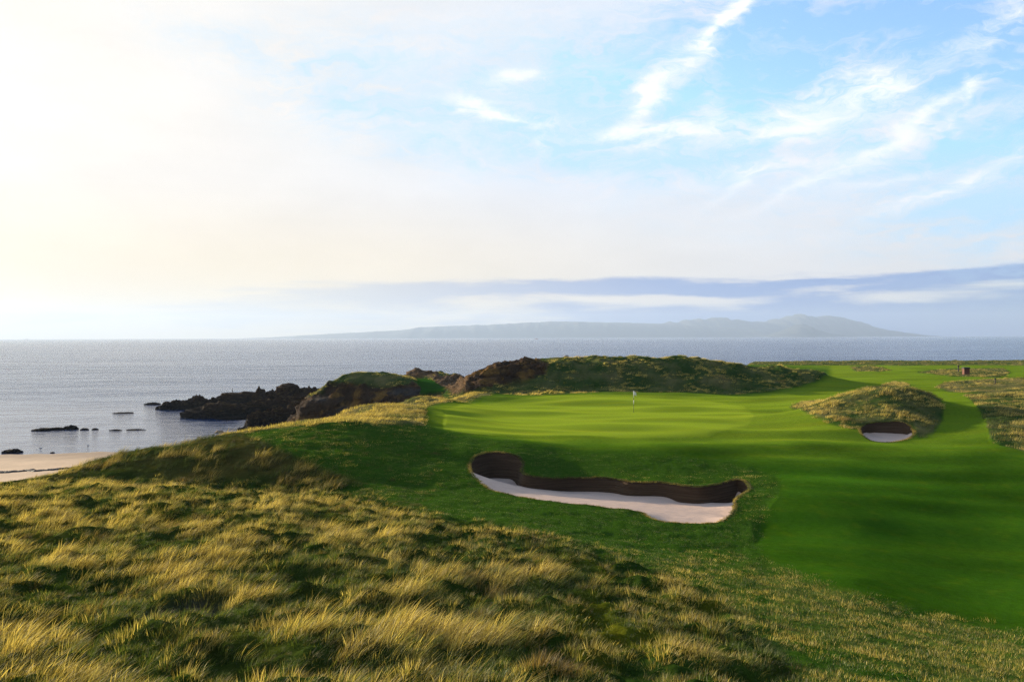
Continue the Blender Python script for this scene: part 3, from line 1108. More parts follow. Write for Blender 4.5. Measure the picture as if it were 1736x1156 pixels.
hills('distant_coast_hills', [(440, 573), (480, 571), (560, 566), (640, 562), (690, 559), (710, 555), (750, 553), (820, 551), (880, 548), (940, 545), (1000, 546), (1060, 547), (1120, 549), (1180, 552), (1260, 558), (1340, 566), (1400, 571)], 15400, 1500, 1)
hills('distant_mountains', [(1060, 571), (1100, 556), (1120, 550), (1135, 545), (1148, 547), (1160, 542), (1172, 544), (1182, 540), (1195, 542), (1208, 538), (1225, 539), (1236, 543), (1250, 541), (1268, 546), (1285, 545), (1300, 546), (1312, 541), (1324, 541), (1336, 536), (1344, 537), (1352, 532), (1360, 536), (1368, 535), (1378, 538),
                             (1400, 535), (1420, 538), (1440, 542), (1456, 549), (1470, 555), (1500, 560), (1530, 566), (1560, 571)], 16300, 1300, 2)
hills('distant_island', [(1300, 571), (1318, 565), (1332, 560), (1342, 554), (1350, 551), (1358, 549), (1366, 551), (1374, 556), (1386, 561), (1400, 565), (1425, 570)], 13200, 700, 3)

hz = bpy.data.materials.new('haze')
hz.use_nodes = True
hz.node_tree.nodes.clear()
g_ = NT(hz.node_tree)
ho = g_.n('ShaderNodeOutputMaterial')
pv = g_.n('ShaderNodeVolumePrincipled')
pv.inputs['Color'].default_value = (.57, .74, 1.0, 1)
pv.inputs['Density'].default_value = 7.5e-5
pv.inputs['Anisotropy'].default_value = 0.22
g_.L.new(pv.outputs[0], ho.inputs['Volume'])
bx0, bx1, by0, by1, bz0, bz1 = -18000, 18000, -120, 18200, -3.0, 520.0
hv = [(x, y, z) for z in (bz0, bz1) for y in (by0, by1) for x in (bx0, bx1)]
link_mesh('haze', hv, [(0, 2, 3, 1), (4, 5, 7, 6), (0, 1, 5, 4), (2, 6, 7, 3), (0, 4, 6, 2), (1, 3, 7, 5)], hz, None, False, kind='stuff')

# ------------------------------------------------------------------ helpers for small built things
def loft(rings, seg=12, caps=True):
    """rings: (x, y, z, rx, ry) stacked; the ring plane is horizontal"""
    V, Fc = [], []
    for (x, y, z, a, b) in rings:
        for k in range(seg):
            t = 2 * math.pi * k / seg
            V.append((x + a * math.cos(t), y + b * math.sin(t), z))
    for r in range(len(rings) - 1):
        for k in range(seg):
            k2 = (k + 1) % seg
            Fc.append((r * seg + k, r * seg + k2, (r + 1) * seg + k2, (r + 1) * seg + k))
    if caps:
        Fc.append(tuple(range(seg))[::-1])
        Fc.append(tuple((len(rings) - 1) * seg + k for k in range(seg)))
    return V, Fc


def bevel_box(cx, cy, cz, sx, sy, sz, bev=.02):
    bm = bmesh.new()
    bmesh.ops.create_cube(bm, size=1)
    for v in bm.verts:
        v.co = (cx + v.co.x * sx, cy + v.co.y * sy, cz + v.co.z * sz)
    bmesh.ops.bevel(bm, geom=bm.edges[:], offset=bev, segments=1, affect='EDGES')
    V = [tuple(v.co) for v in bm.verts]
    bm.verts.index_update()
    Fc = [tuple(v.index for v in f.verts) for f in bm.faces]
    bm.free()
    return V, Fc


def join(*vf):
    V, Fc = [], []
    for v, f in vf:
        n = len(V)
        V += list(v)
        Fc += [tuple(i + n for i in q) for q in f]
    return V, Fc


def empty(name, loc, label, cat, group=None, rz=0.0):
    o = bpy.data.objects.new(name, None)
    COL.objects.link(o)
    o.location = loc
    o.rotation_euler = (0, 0, rz)
    o['label'] = label
    o['category'] = cat
    if group:
        o['group'] = group
    return o


def ray_ground(px, py, d0, d1):
    d = float(hit([px], [py], d0, d1)[0])
    x = (px - 868) / F * d
    return x, d, gz(x, d)


# ------------------------------------------------------------------ reef and shore rocks
_ico = {}


def ico(sub):
    if sub not in _ico:
        bm = bmesh.new()
        bmesh.ops.create_icosphere(bm, subdivisions=sub, radius=1)
        bm.verts.index_update()
        _ico[sub] = (np.array([v.co[:] for v in bm.verts]), np.array([[v.index for v in f.verts] for f in bm.faces]))
        bm.free()
    return _ico[sub]


def rock(name, label, px, pyb, w, h, seed, cat='rock', group='dark rocks of the reef', sub=5, depth=.55, flat=1.0, dip=.35, z0=0.0):
    """rock whose foot at the water (height z0) is seen at photograph row pyb; w, h in photograph pixels"""
    d = (CAMZ - z0) * F / (pyb - hy(px))
    cx = (px - 868) / F * d
    rx, rz = w / 2 / F * d, h / F * d
    ry = max(rx * depth, rz * .7)
    V, Fc = ico(sub)
    V = V.copy()
    p = V * [rx, ry, rz]
    s = seed * 13.7
    fq = 1.3 / max(rz, .25)
    q = p.copy()
    q[:, 2] += q[:, 0] * dip
    n1 = fbm3(q[:, 0] * fq * .45 + s, q[:, 1] * fq * .6, q[:, 2] * fq * 1.1, 5, 3, True)
    n2 = noise3(q[:, 0] * fq * .3 - s, q[:, 1] * fq * .3, q[:, 2] * 0, 9)
    amp = (n1 - .1) * .48 + n2 * .35
    n3 = fbm3(q[:, 0] * fq * 2.2 + s, q[:, 1] * fq * 2.2, q[:, 2] * fq * 2.6, 3, 13, True)
    amp = amp + (n3 - .1) * .26
    sc_ = 1 + amp
    p[:, 2] = p[:, 2] * np.clip(sc_, .25, 1.7)
    p[:, 0] *= 1 + .45 * amp
    p[:, 1] *= 1 + .45 * amp
    if flat < 1:
        p[:, 2] = np.where(p[:, 2] > rz * flat, rz * flat + (p[:, 2] - rz * flat) * .12, p[:, 2])
    p[:, 2] *= rz / max(p[:, 2].max(), 1e-3)
    # ledges
    st = max(rz * .16, .12)
    zq_ = p[:, 2] + q[:, 0] * 0
    p[:, 2] = p[:, 2] + .35 * st * np.sin(zq_ / st * 2 * math.pi + q[:, 0] * dip * 6 / max(st * 6, 1)) * (V[:, 2] > 0)
    p[:, 2] = np.maximum(p[:, 2], -.5)
    o = fast_mesh(name, p, [Fc], M_REEF)
    o.data.shade_smooth()
    o.data.set_sharp_from_angle(angle=R(32))
    o.location = (cx, d + ry * .3, z0)
    o['label'] = label
    o['category'] = cat
    if group:
        o['group'] = group
    return o


ROCKS = [
    # label, px, waterline row, width, height, flat
    ('low tapering skerry at the far left tip of the reef', 256, 686, 26, 4, 1),
    ('small flat rock beside the far left tip of the reef', 276, 691, 20, 4, 1),
    ('grey ridge of rock behind the big front boulder, nearest the reef tip', 296, 694, 62, 16, 1),
    ('rounded rock hump just behind the big brown front boulder', 330, 694, 50, 25, 1),
    ('big brown boulder at the front of the reef, washed by the sea', 355, 708, 98, 27, 1),
    ('rising shoulder of rock left of the flat ledge where the bird stands', 372, 690, 40, 21, 1),
    ('flat-topped rock ledge with the cormorant standing on it', 405, 690, 62, 25, .72),
    ('sharp peaked rock right of the flat ledge', 438, 690, 30, 34, 1),
    ('smaller peaked rock between the sharp peak and the tall blunt rock', 458, 690, 30, 29, 1),
    ('tallest blunt rock on the skyline of the reef', 485, 689, 42, 37, .9),
    ('broad rounded rock nearest the brown cliff on the reef skyline', 522, 687, 56, 32, 1),
    ('long dark slab of rock under the flat ledge, reaching the water', 440, 701, 130, 24, 1),
    ('black mass of rock below the tallest blunt rock', 505, 700, 110, 30, 1),
    ('low wet rock spit lying in the cove below the reef', 396, 711, 54, 5, 1),
    ('thin wet skerry at the left end of the cove spit', 374, 711, 14, 2, 1),
    ('dark jagged boulder at the mouth of the cove', 436, 726, 46, 30, 1),
    ('blocky brown rock above the cove beside the grassy slope', 470, 722, 64, 32, 1),
    ('large broken rock at the foot of the brown cliff', 515, 716, 80, 38, 1),
    ('small dark stone at the waterline of the cove', 412, 729, 20, 5, 1),
]
for i, (lab, px, pyb, w, h, fl) in enumerate(ROCKS):
    rock('rock_outcrop' if w > 50 else 'rock', lab, px, pyb, w, h, i + 1, flat=fl, sub=5 if w > 30 else 4)
SK = [('long low skerry in the shallows, leftmost piece of the group', 68, 730, 34, 4), ('flat dark skerry joined to the humped one', 92, 729, 30, 4.5),
      ('humped skerry, the highest of the group in the shallows', 118, 728, 26, 7.5), ('small round skerry just right of the humped one', 141, 729, 13, 3.2),
      ('tiny skerry between the small round one and the long thin one', 160, 728.5, 11, 2.6), ('long thin skerry awash, rightmost of the group', 195, 730, 18, 1.8),
      ('faint strip of rock awash beyond the right end of the skerries', 228, 729, 28, 1.2), ('narrow strip of rock awash out beyond the skerries', 207, 700.5, 32, 1.4),
      ('small dark rock at the water edge by the left border of the beach', 17, 767.5, 32, 6.5)]
for i, (lab, px, pyb, w, h) in enumerate(SK):
    rock('skerry', lab, px, pyb, w, h, 40 + i, group='skerries in the shallows off the beach', sub=4, depth=.6)

# stones on the sand
for i, (lab, px, py, w) in enumerate([('dark stone lying on the sand near the left end of the beach', 88, 768.5, 6), ('dark stone at the tide edge beside the dune', 223, 752, 8)]):
    x, y, z = ray_ground(px, py, 80, 125)
    V, Fc = ico(3)
    n = fbm3(V[:, 0] * 1.5 + i * 9, V[:, 1] * 1.5, V[:, 2] * 1.5, 3, 5)
    o = fast_mesh('stone', V * [.3 * w / 6, .25, .16] * (1 + .35 * n)[:, None], [Fc], M_REEF, label=lab, category='stone')
    o.location = (x, y, z + .05)
x, y, _z = W(960, 604.5, 122.5)
V, Fc = ico(3)
n = fbm3(V[:, 0] * 1.5 + 31, V[:, 1] * 1.5, V[:, 2] * 1.5, 3, 5)
o = fast_mesh('boulder', V * [.42, .35, .3] * (1 + .35 * n)[:, None], [Fc], plain('pale_stone', (.34, .29, .23), .9, .3, 3, .02), label='small pale boulder on the crest of the back ridge', category='boulder')
o.location = (x, y, gz(x, y) + .18)

# strandline of seaweed
wv_, wf_ = [], []
ux = np.linspace(-260, 188, 260)
uy = np.interp(ux, [-260, 0, 25, 40, 60, 100, 130, 155, 188], [806, 802, 800.5, 798, 799, 796, 792, 789, 786])
dd = hit(ux, uy, 70, 108)
sx_ = (ux - 868) / F * dd
sz_ = ground_z(sx_, dd)
V0, F0 = ico(1)
for k in range(len(ux)):
    for r in range(3):
        a = rng.uniform(.10, .34)
        jit = V0 * (1 + rng.uniform(-.3, .3, (len(V0), 1)))
        ctr = np.array([sx_[k] + rng.normal(0, .10), dd[k] + rng.normal(0, .22 + .2 * math.sin(k * .21) ** 2), sz_[k] + .02])
        n = len(wv_)
        wv_ += [tuple(c) for c in jit * [a * 1.3, a, a * .42] + ctr]
        wf_ += [tuple(f + n) for f in F0]
link_mesh('seaweed', wv_, wf_, plain('seaweed_wrack', (.018, .013, .009), .7, .5, 5), kind='stuff')

# ------------------------------------------------------------------ flagstick
M_WHITE = plain('white_paint', (.82, .82, .80), .5, .05)
M_DARK = plain('dark_paint', (.03, .035, .03), .5, .2)
M_CLOTH = plain('white_cloth', (.86, .85, .83), .85, .05)
x, y, z = ray_ground(1074, 696.5, 70, 95)
fr = empty('flagstick', (x, y, z), 'flagstick with white and dark bands and a small white flag hanging on the green', 'flagstick')
H = 36.0 / F * y
r0 = .022


def stick(z0, z1, r):
    return loft([(0, 0, z0, r, r), (0, 0, z1, r, r)], 10)


cuts = [(0, .37, 'pole', M_DARK, .018), (.37, .57, 'white_band', M_WHITE, .034), (.57, .68, 'dark_band', M_DARK, .024), (.68, 1.0, 'white_band', M_WHITE, .034)]
for a, b_, nm, mt, r in cuts:
    v, f = stick(a * H - (.1 if a == 0 else 0), b_ * H - .001, r)
    link_mesh(nm, v, f, mt, fr)
v, f = loft([(0, 0, -.02, .054, .054), (0, 0, .012, .054, .054)], 16)
link_mesh('hole_cup', v, f, M_DARK, fr)
fv, ff = [], []
nu, nv = 12, 8
for j in range(nv + 1):
    for i in range(nu + 1):
        u = i / nu
        t = j / nv
        # limp cloth: folds gather towards the pole and sag
        fx = .03 + .24 * u
        fy_ = .06 * math.sin(u * 9) * (.3 + u)
        fz = H - .02 - .36 * t * (1 - .15 * u) - .20 * u ** 1.4
        fv.append((fx, fy_, fz))
for j in range(nv):
    for i in range(nu):
        k = j * (nu + 1) + i
        ff.append((k, k + 1, k + nu + 2, k + nu + 1))
fo_ = link_mesh('flag', fv, ff, M_CLOTH, fr)
md = fo_.modifiers.new('thickness', 'SOLIDIFY')
md.thickness = .008

# ------------------------------------------------------------------ wooden box and marker posts on the far tee
M_REDWOOD = plain('red_brown_wood', (.13, .045, .022), .8, .35, 3)
M_BLACKISH = plain('dark_timber', (.012, .010, .009), .7, .3, 4)
x, y, z = ray_ground(1637.5, 638, 130, 185)
bw, bh = 9.4 / F * y, 14.5 / F * y
bx_ = empty('wooden_box', (x, y, z), 'reddish brown timber box with a dark lid beside the low mound on the far tee', 'bin')
for k in range(7):
    v, f = bevel_box(-bw / 2 + bw * (k + .5) / 7, 0, bh * .48, bw / 7 - .012, bw * .7, bh * .66, .012)
    link_mesh('board', v, f, M_REDWOOD, bx_, False)
v, f = bevel_box(0, 0, bh * .90, bw * 1.1, bw * .84, bh * .16, .03)
link_mesh('lid', v, f, M_BLACKISH, bx_, False)
v, f = bevel_box(0, 0, bh * .805, bw * .9, bw * .62, bh * .04, .01)
link_mesh('lid_frame', v, f, M_BLACKISH, bx_, False)
for sx in (-1, 1):
    for sy in (-1, 1):
        v, f = bevel_box(sx * bw * .40, sy * bw * .26, bh * .075 - .1, .1, .1, bh * .15 + .2, .01)
        link_mesh('leg', v, f, M_BLACKISH, bx_, False)


def post(px, py, top, d0, d1, label, wide):
    x, y, z = ray_ground(px, py, d0, d1)
    h = (py - top) / F * y
    w = wide / F * y
    r = empty('marker_post', (x, y, z), label, 'post')
    v, f = bevel_box(0, 0, h * .38 - .1, w * .5, w * .5, h * .76 + .2, .015)
    link_mesh('post_shaft', v, f, M_BLACKISH, r, False)
    v, f = bevel_box(0, 0, h * .87, w, w * .55, h * .22, .02)
    link_mesh('sign_head', v, f, M_BLACKISH, r, False)
    return r


post(1624.8, 632, 621, 130, 200, 'thin dark post with a square head left of the reddish brown box', 2.8)
post(1687.3, 652.5, 641.5, 90, 140, 'short black post standing in the lit rough at the right edge', 2.6)

# ------------------------------------------------------------------ birds
M_BIRD = plain('black_feathers', (.012, .012, .013), .6, .3, 20)
M_GULL = plain('white_feathers', (.7, .7, .7), .7, .1, 20)
M_GWING = plain('grey_feathers', (.28, .30, .33), .7, .1, 20)
M_BEAK = plain('beak', (.35, .22, .06), .5, .1)
led = [o_ for o_ in COL.objects if o_.get('label', '').startswith('flat-topped rock ledge')][0]
bpy.context.view_layer.update()
y_led = led.location.y
cx_ = (393.2 - 868) / F * y_led
lv = np.array([(led.matrix_world @ v.co)[:] for v in led.data.vertices])
near_ = lv[(np.abs(lv[:, 0] - cx_) < .6) & (np.abs(lv[:, 1] - y_led) < .9)]
zt_ = near_[:, 2].max() if len(near_) else lv[:, 2].max()
c = empty('cormorant', (cx_, y_led, zt_ - .03), 'black cormorant standing upright on the flat rock ledge, seen against the sea', 'bird')
kk = 1.12
body = [(.16, 0, .02, .012, .03), (.13, 0, .10, .03, .05), (.08, 0, .22, .085, .085), (.03, 0, .36, .115, .105), (-.01, 0, .50, .10, .10), (-.02, 0, .60, .062, .062),
        (.0, 0, .68, .038, .038), (.03, 0, .76, .032, .032), (.03, 0, .82, .036, .034), (.0, 0, .87, .045, .036), (-.015, 0, .905, .03, .025), (-.015, 0, .92, .008, .008)]
v, f = loft([tuple(q * kk for q in r) for r in body], 14)
link_mesh('body', v, f, M_BIRD, c)
for s_ in (-1, 1):
    v, f = loft([(.10 * kk, s_ * .075 * kk, .10 * kk, .015, .012), (.07 * kk, s_ * .10 * kk, .26 * kk, .06, .022), (.0, s_ * .105 * kk, .46 * kk, .07, .022), (-.01, s_ * .085 * kk, .56 * kk, .03, .015)], 8)
    link_mesh('wing', v, f, M_BIRD, c)
    v, f = loft([(.02, s_ * .045, -.0, .045, .03), (.02, s_ * .045, .03, .02, .018), (.03, s_ * .045, .2, .025, .022)], 8)
    link_mesh('leg', v, f, M_BIRD, c)
bv = [(-.05 * kk, -.012, .86 * kk), (-.05 * kk, .012, .86 * kk), (-.05 * kk, 0, .885 * kk), (-.14 * kk, 0, .865 * kk)]
link_mesh('beak', bv, [(0, 1, 2), (0, 3, 1), (1, 3, 2), (2, 3, 0)], M_BEAK, c, False)


def gull(px, py, rz, label):
    x, y, z = ray_ground(px, py, 90, 122)
    r = empty('gull', (x, y, max(z, 0.0)), label, 'bird', 'gulls at the water edge', rz)
    V, Fc = ico(2)
    b = V * [.21, .09, .09]
    b[:, 2] += .20 + .10 * b[:, 0]
    b[:, 1] *= np.clip(1 - .9 * np.clip(-b[:, 0] - .05, 0, 1) * 4, .2, 1)
    o1 = fast_mesh('body', b, [Fc], M_GULL)
    o1.parent = r
    hd = V * [.055, .05, .05] + [.19, 0, .31]
    o2 = fast_mesh('head', hd, [Fc], M_GULL)
    o2.parent = r
    for s_ in (-1, 1):
        wv = V * [.20, .025, .065] + [-.05, s_ * .075, .215]
        o3 = fast_mesh('wing', wv, [Fc], M_GWING)
        o3.parent = r
        v, f = loft([(.0, s_ * .03, -.01, .008, .008), (.0, s_ * .03, .15, .01, .01)], 6)
        link_mesh('leg', v, f, M_BEAK, r)
    link_mesh('beak', [(.23, -.012, .30), (.23, .012, .30), (.23, 0, .325), (.30, 0, .305)], [(0, 1, 2), (0, 3, 1), (1, 3, 2), (2, 3, 0)], M_BEAK, r, False)


gull(68, 765, .4, 'small gull at the water edge, leftmost of the two birds on the beach')
gull(148, 761, 2.6, 'small gull at the water edge, right one of the two birds on the beach')

# ------------------------------------------------------------------ two far ships
def ship(px, row, L, label, hullc, cabc, rz):
    d = CAMZ * F / (row - hy(px))
    r = empty('fishing_boat' if L < 40 else 'cargo_ship', ((px - 868) / F * d, d, 0), label, 'boat' if L < 40 else 'ship', None, rz)
    V, Fc = [], []
    n = 12
    for i in range(n + 1):
        t = i / n * 2 - 1
        w = L * .13 * (1 - max(t, 0) ** 2.4) * (1 - .25 * max(-t, 0) ** 4)
        sheer = L * (.10 + .05 * max(t, 0) ** 2)
        xk = t * L / 2
        V += [(xk, -w, sheer), (xk * .96, -w * .7, 0), (xk * .93, 0, -L * .03), (xk * .96, w * .7, 0), (xk, w, sheer)]
    for i in range(n):
        for k in range(4):
            a = i * 5 + k
            Fc.append((a, a + 5, a + 6, a + 1))
        Fc.append((i * 5, i * 5 + 4, i * 5 + 9, i * 5 + 5))
    Fc.append((0, 1, 2, 3, 4))
    link_mesh('hull', V, Fc, plain('hull_paint', hullc, .6, .1, .2), r)
    v, f = bevel_box(-L * .22, 0, L * .17, L * .22, L * .17, L * .15, L * .008)
    co = link_mesh('cabin', v, f, plain('cabin_paint', cabc, .6, .1, .2), r, False)
    v, f = bevel_box(-L * .22 + L * .112, 0, L * .20, L * .006, L * .14, L * .035, L * .001)
    link_mesh('window', v, f, M_DARK, co, False)
    v, f = loft([(-L * .2, 0, L * .24, L * .008, L * .008), (-L * .2, 0, L * .36, L * .005, L * .005)], 6)
    link_mesh('mast', v, f, M_DARK, r)
    v, f = bevel_box(L * .08, 0, L * .125, L * .26, L * .14, L * .03, L * .004)
    link_mesh('hatch', v, f, M_DARK, r, False)


ship(909.5, 575.0, 26, 'small reddish fishing boat far out on the horizon, left of the mountains', (.30, .09, .05), (.45, .35, .3), .3)
ship(45, 575.6, 55, 'grey ship, a speck on the bright horizon at the far left', (.18, .17, .16), (.3, .3, .28), 2.9)


# ------------------------------------------------------------------ grasses
def grass_material():
    m, g, out = new_mat('grass_blades')
    t = g.n('ShaderNodeAttribute', attribute_type='INSTANCER', attribute_name='tint')
    sp = g.n('ShaderNodeSeparateColor')
    g.put(sp.inputs[0], t.outputs['Color'])
    straw, bright, brown = sp.outputs
    bc = g.n('ShaderNodeAttribute', attribute_type='GEOMETRY', attribute_name='bc')
    sb = g.n('ShaderNodeSeparateColor')
    g.put(sb.inputs[0], bc.outputs['Color'])
    k = g.m('ADD', straw, g.m('MULTIPLY', g.m('SUBTRACT', sb.outputs[0], .5), .65), clamp=True)
    gc = g.mix(sb.outputs[1], (.026, .058, .006), (.090, .135, .016))
    scl = g.mix(sb.outputs[1], (.38, .275, .042), (.64, .50, .15))
    c = g.mix(g.ramp(k, .2, .8), gc, scl)
    c = g.mix(brown, c, (.115, .060, .018))
    c = g.v('SCALE', c, scale=g.m('MULTIPLY', bright, g.m('MULTIPLY_ADD', sb.outputs[1], 1.1, .45)))
    d = g.n('ShaderNodeBsdfDiffuse')
    g.put(d.inputs[0], c)
    tr = g.n('ShaderNodeBsdfTranslucent')
    g.put(tr.inputs[0], g.v('MULTIPLY', c, (1.1, 1.1, .7)))
    mx = g.n('ShaderNodeMixShader')
    mx.inputs[0].default_value = .42
    g.L.new(d.outputs[0], mx.inputs[1])
    g.L.new(tr.outputs[0], mx.inputs[2])
    gl = g.n('ShaderNodeBsdfGlossy')
    gl.inputs[1].default_value = .5
    g.put(gl.inputs[0], (.8, .8, .7))
    m2 = g.n('ShaderNodeMixShader')
    m2.inputs[0].default_value = .035
    g.L.new(mx.outputs[0], m2.inputs[1])
    g.L.new(gl.outputs[0], m2.inputs[2])
    g.L.new(m2.outputs[0], out.inputs[0])
    return m


M_GRASS = grass_material()


def tuft(name, n, h, rad, width, lean, spread, curl, seed, segs=3):
    r_ = np.random.default_rng(seed)
    V, Fc, C_ = [], [], []
    for _ in range(n):
        a = r_.uniform(0, 2 * math.pi)
        q = rad * math.sqrt(r_.uniform())
        b = np.array([q * math.cos(a), q * math.sin(a), -.04])
        hh = h * r_.uniform(.45, 1.1) * (1 - .35 * q / rad)
        dx = lean * r_.uniform(.6, 1.25) + spread * math.cos(a) * q / rad + r_.normal(0, .12)
        dy = spread * math.sin(a) * q / rad + r_.normal(0, .14)
        th = r_.uniform(0, math.pi)
        side = np.array([math.cos(th), math.sin(th), 0]) * width * r_.uniform(.6, 1.3) * .5
        c1 = r_.uniform()
        seed_head = segs == 4 and r_.uniform() < .12
        if seed_head:
            hh *= 1.35
            side = side * .7
            c1 = .8
        c2 = r_.uniform()
        n0 = len(V)
        for k in range(segs + 1):
            t = k / segs
            bend = (t ** (1 + curl))
            p = b + np.array([dx * hh * bend, dy * hh * bend, hh * (t - .22 * (abs(dx) + abs(dy)) * t * t)])
            w = (1 - t) ** .6 if k < segs else 0
            if seed_head and k == segs - 1:
                w = .85
            if k < segs:
                V.append(p - side * w)
                V.append(p + side * w)
                C_ += [(c1, c2, t, 1)] * 2
            else:
                V.append(p)
                C_.append((c1, c2, t, 1))
        for k in range(segs - 1):
            i = n0 + 2 * k
            Fc.append((i, i + 1, i + 3, i + 2))
        i = n0 + 2 * (segs - 1)
        Fc.append((i, i + 1, i + 2))
    me = bpy.data.meshes.new(name)
    me.from_pydata([tuple(v) for v in V], [], Fc)
    a = me.attributes.new('bc', 'FLOAT_COLOR', 'POINT')
    a.data.foreach_set('color', np.array(C_, np.float32).ravel())
    me.materials.append(M_GRASS)
    return bpy.data.objects.new(name, me)


def sample(d0, d1, dens, tmax=.78, cap=None):
    xs_, ys_ = [], []
    e = np.geomspace(d0, d1, 60)
    for a, b in zip(e[:-1], e[1:]):
        n = rng.poisson(dens((a + b) / 2) * (b - a) * (a + b) * tmax)
        y = rng.uniform(a, b, n)
        ys_.append(y)
        xs_.append(rng.uniform(-tmax, tmax, n) * y)
    return np.concatenate(xs_), np.concatenate(ys_)


def scatter(name, protos, x, y, z, scale, tint, rotz, label=None, tilt=None):
    coll = bpy.data.collections.new(name + '_tufts')
    for p in protos:
        coll.objects.link(p)
    n = len(x)
    me = bpy.data.meshes.new(name)
    me.vertices.add(n)
    me.vertices.foreach_set('co', np.c_[x, y, z].astype(np.float32).ravel())
    A = me.attributes.new('tint', 'FLOAT_COLOR', 'POINT')
    A.data.foreach_set('color', np.c_[tint, np.ones(n)].astype(np.float32).ravel())
    A = me.attributes.new('sc', 'FLOAT_VECTOR', 'POINT')
    A.data.foreach_set('vector', scale.astype(np.float32).ravel())
    A = me.attributes.new('rot', 'FLOAT_VECTOR', 'POINT')
    rt = np.zeros((n, 3)) if tilt is None else np.c_[tilt, np.zeros(n)]
    rt[:, 2] = rotz
    A.data.foreach_set('vector', rt.astype(np.float32).ravel())
    A = me.attributes.new('vi', 'INT', 'POINT')
    A.data.foreach_set('value', rng.integers(0, len(protos), n).astype(np.int32))
    o = bpy.data.objects.new(name, me)
    COL.objects.link(o)
    o['kind'] = 'stuff'
    if label:
        o['label'] = label
    nt = bpy.data.node_groups.new(name + '_scatter', 'GeometryNodeTree')
    nt.interface.new_socket('Geometry', in_out='INPUT', socket_type='NodeSocketGeometry')
    nt.interface.new_socket('Geometry', in_out='OUTPUT', socket_type='NodeSocketGeometry')
    N = nt.nodes.new
    gi, go = N('NodeGroupInput'), N('NodeGroupOutput')
    ip = N('GeometryNodeInstanceOnPoints')
    ci = N('GeometryNodeCollectionInfo')
    ci.inputs[0].default_value = coll
    ci.inputs[1].default_value = True
    ci.inputs[2].default_value = True

    def at(nm, ty):
        q = N('GeometryNodeInputNamedAttribute')
        q.data_type = ty
        q.inputs[0].default_value = nm
        return q.outputs[0]
    L = nt.links.new
    L(gi.outputs[0], ip.inputs['Points'])
    L(ci.outputs[0], ip.inputs['Instance'])
    ip.inputs['Pick Instance'].default_value = True
    L(at('vi', 'INT'), ip.inputs['Instance Index'])
    L(at('rot', 'FLOAT_VECTOR'), ip.inputs['Rotation'])
    L(at('sc', 'FLOAT_VECTOR'), ip.inputs['Scale'])
    L(ip.outputs[0], go.inputs[0])
    o.modifiers.new('scatter', 'NODES').node_group = nt
    return o


def inside_bunker(x, y, m=-.03):
    r = np.zeros(len(x), bool)
    for b in BUNK.values():
        r |= poly_sd(x, y, np.c_[b['rx'], b['ry']], 2.0) > m
    return r


def place(d0, d1, dens, key, thr=.5):
    x, y = sample(d0, d1, dens)
    z, c, at = surface(x, y, True)
    w = at[key] if isinstance(key, str) else key(at)
    ok = (rng.uniform(size=len(x)) < w) & (w > .02) & ~inside_bunker(x, y)
    x, y, z = x[ok], y[ok], z[ok]
    at2 = {k: (v[ok] if not isinstance(v, dict) else {q: u[ok] for q, u in v.items()}) for k, v in at.items()}
    return x, y, z, at2


def U(n, a, b):
    return rng.uniform(a, b, n)


# 1 long marram and fescue on the near dune
P = [tuft('marram_tuft', 40, .44, .18, .010, .62, .35, .55, 100 + i, 4) for i in range(8)]
x, y, z, at = place(5, 60, lambda d: 17 * min(1, 17 / d) ** .9, 'long')
n = len(x)
cl = fbm2(x * .33, y * .33, 3, 120)
cl2 = fbm2(x * 1.0, y * 1.0, 2, 124)
hs = np.clip(.58 + .95 * cl + .6 * cl2, .2, 1.35) * (1 + .30 * at['m']['dune']) * (1 - .95 * burrow(x, y))
straw = np.clip(.24 + 1.5 * cl + 1.0 * cl2 + .14 * (y > 22) - .22 * sstep(at['px'], 450, 900) - .62 * at['m']['dune'] * sstep(cl, .45, 0), 0, 1)
brown = np.clip(noise2(x * .7, y * .7, 130) * 1.6 - .45, 0, .75)
br = U(n, .7, 1.15) * (1 - .38 * at['m']['dune'])  # dune tufts darkened in colour to deepen the shade on its near face
scatter('marram_grass', P, x, y, z, np.c_[hs * U(n, .9, 1.3), hs * U(n, .9, 1.3), hs * U(n, .85, 1.2)], np.c_[straw, br, brown], U(n, -.45, .45) + .12,
        'long straw-coloured dune grass leaning in the wind over the near slope')
# 2 tussocks
P = [tuft('tussock_tuft', 64, .25, .22, .008, .35, .75, .9, 200 + i, 3) for i in range(6)]
x, y, z, at = place(6, 58, lambda d: 15 * min(1, 16 / d) ** .8, lambda a: np.clip(a['tus'] + .75 * a['m']['slope'], 0, 1))
n = len(x)
cl = fbm2(x * .85 + 4, y * .85, 3, 12)
cl2 = fbm2(x * .3, y * .3, 2, 140)
hs = np.clip(.8 + 1.1 * cl, .35, 1.7)
straw = np.clip(.26 + 1.0 * cl + .7 * cl2 - .45 * at['m']['slope'], 0, .85)
hs = hs * (1 - .35 * at['m']['slope'])
brown = np.clip(noise2(x * .9, y * .9, 133) * 1.8 - .4, 0, .8)
scatter('tussock_grass', P, x, y, z, np.c_[hs, hs, hs * U(n, .8, 1.2)], np.c_[straw, U(n, .6, 1.1), brown], U(n, -1.2, 1.2),
        'lumpy green and brown tussock grass between the straw grass and the mown apron')
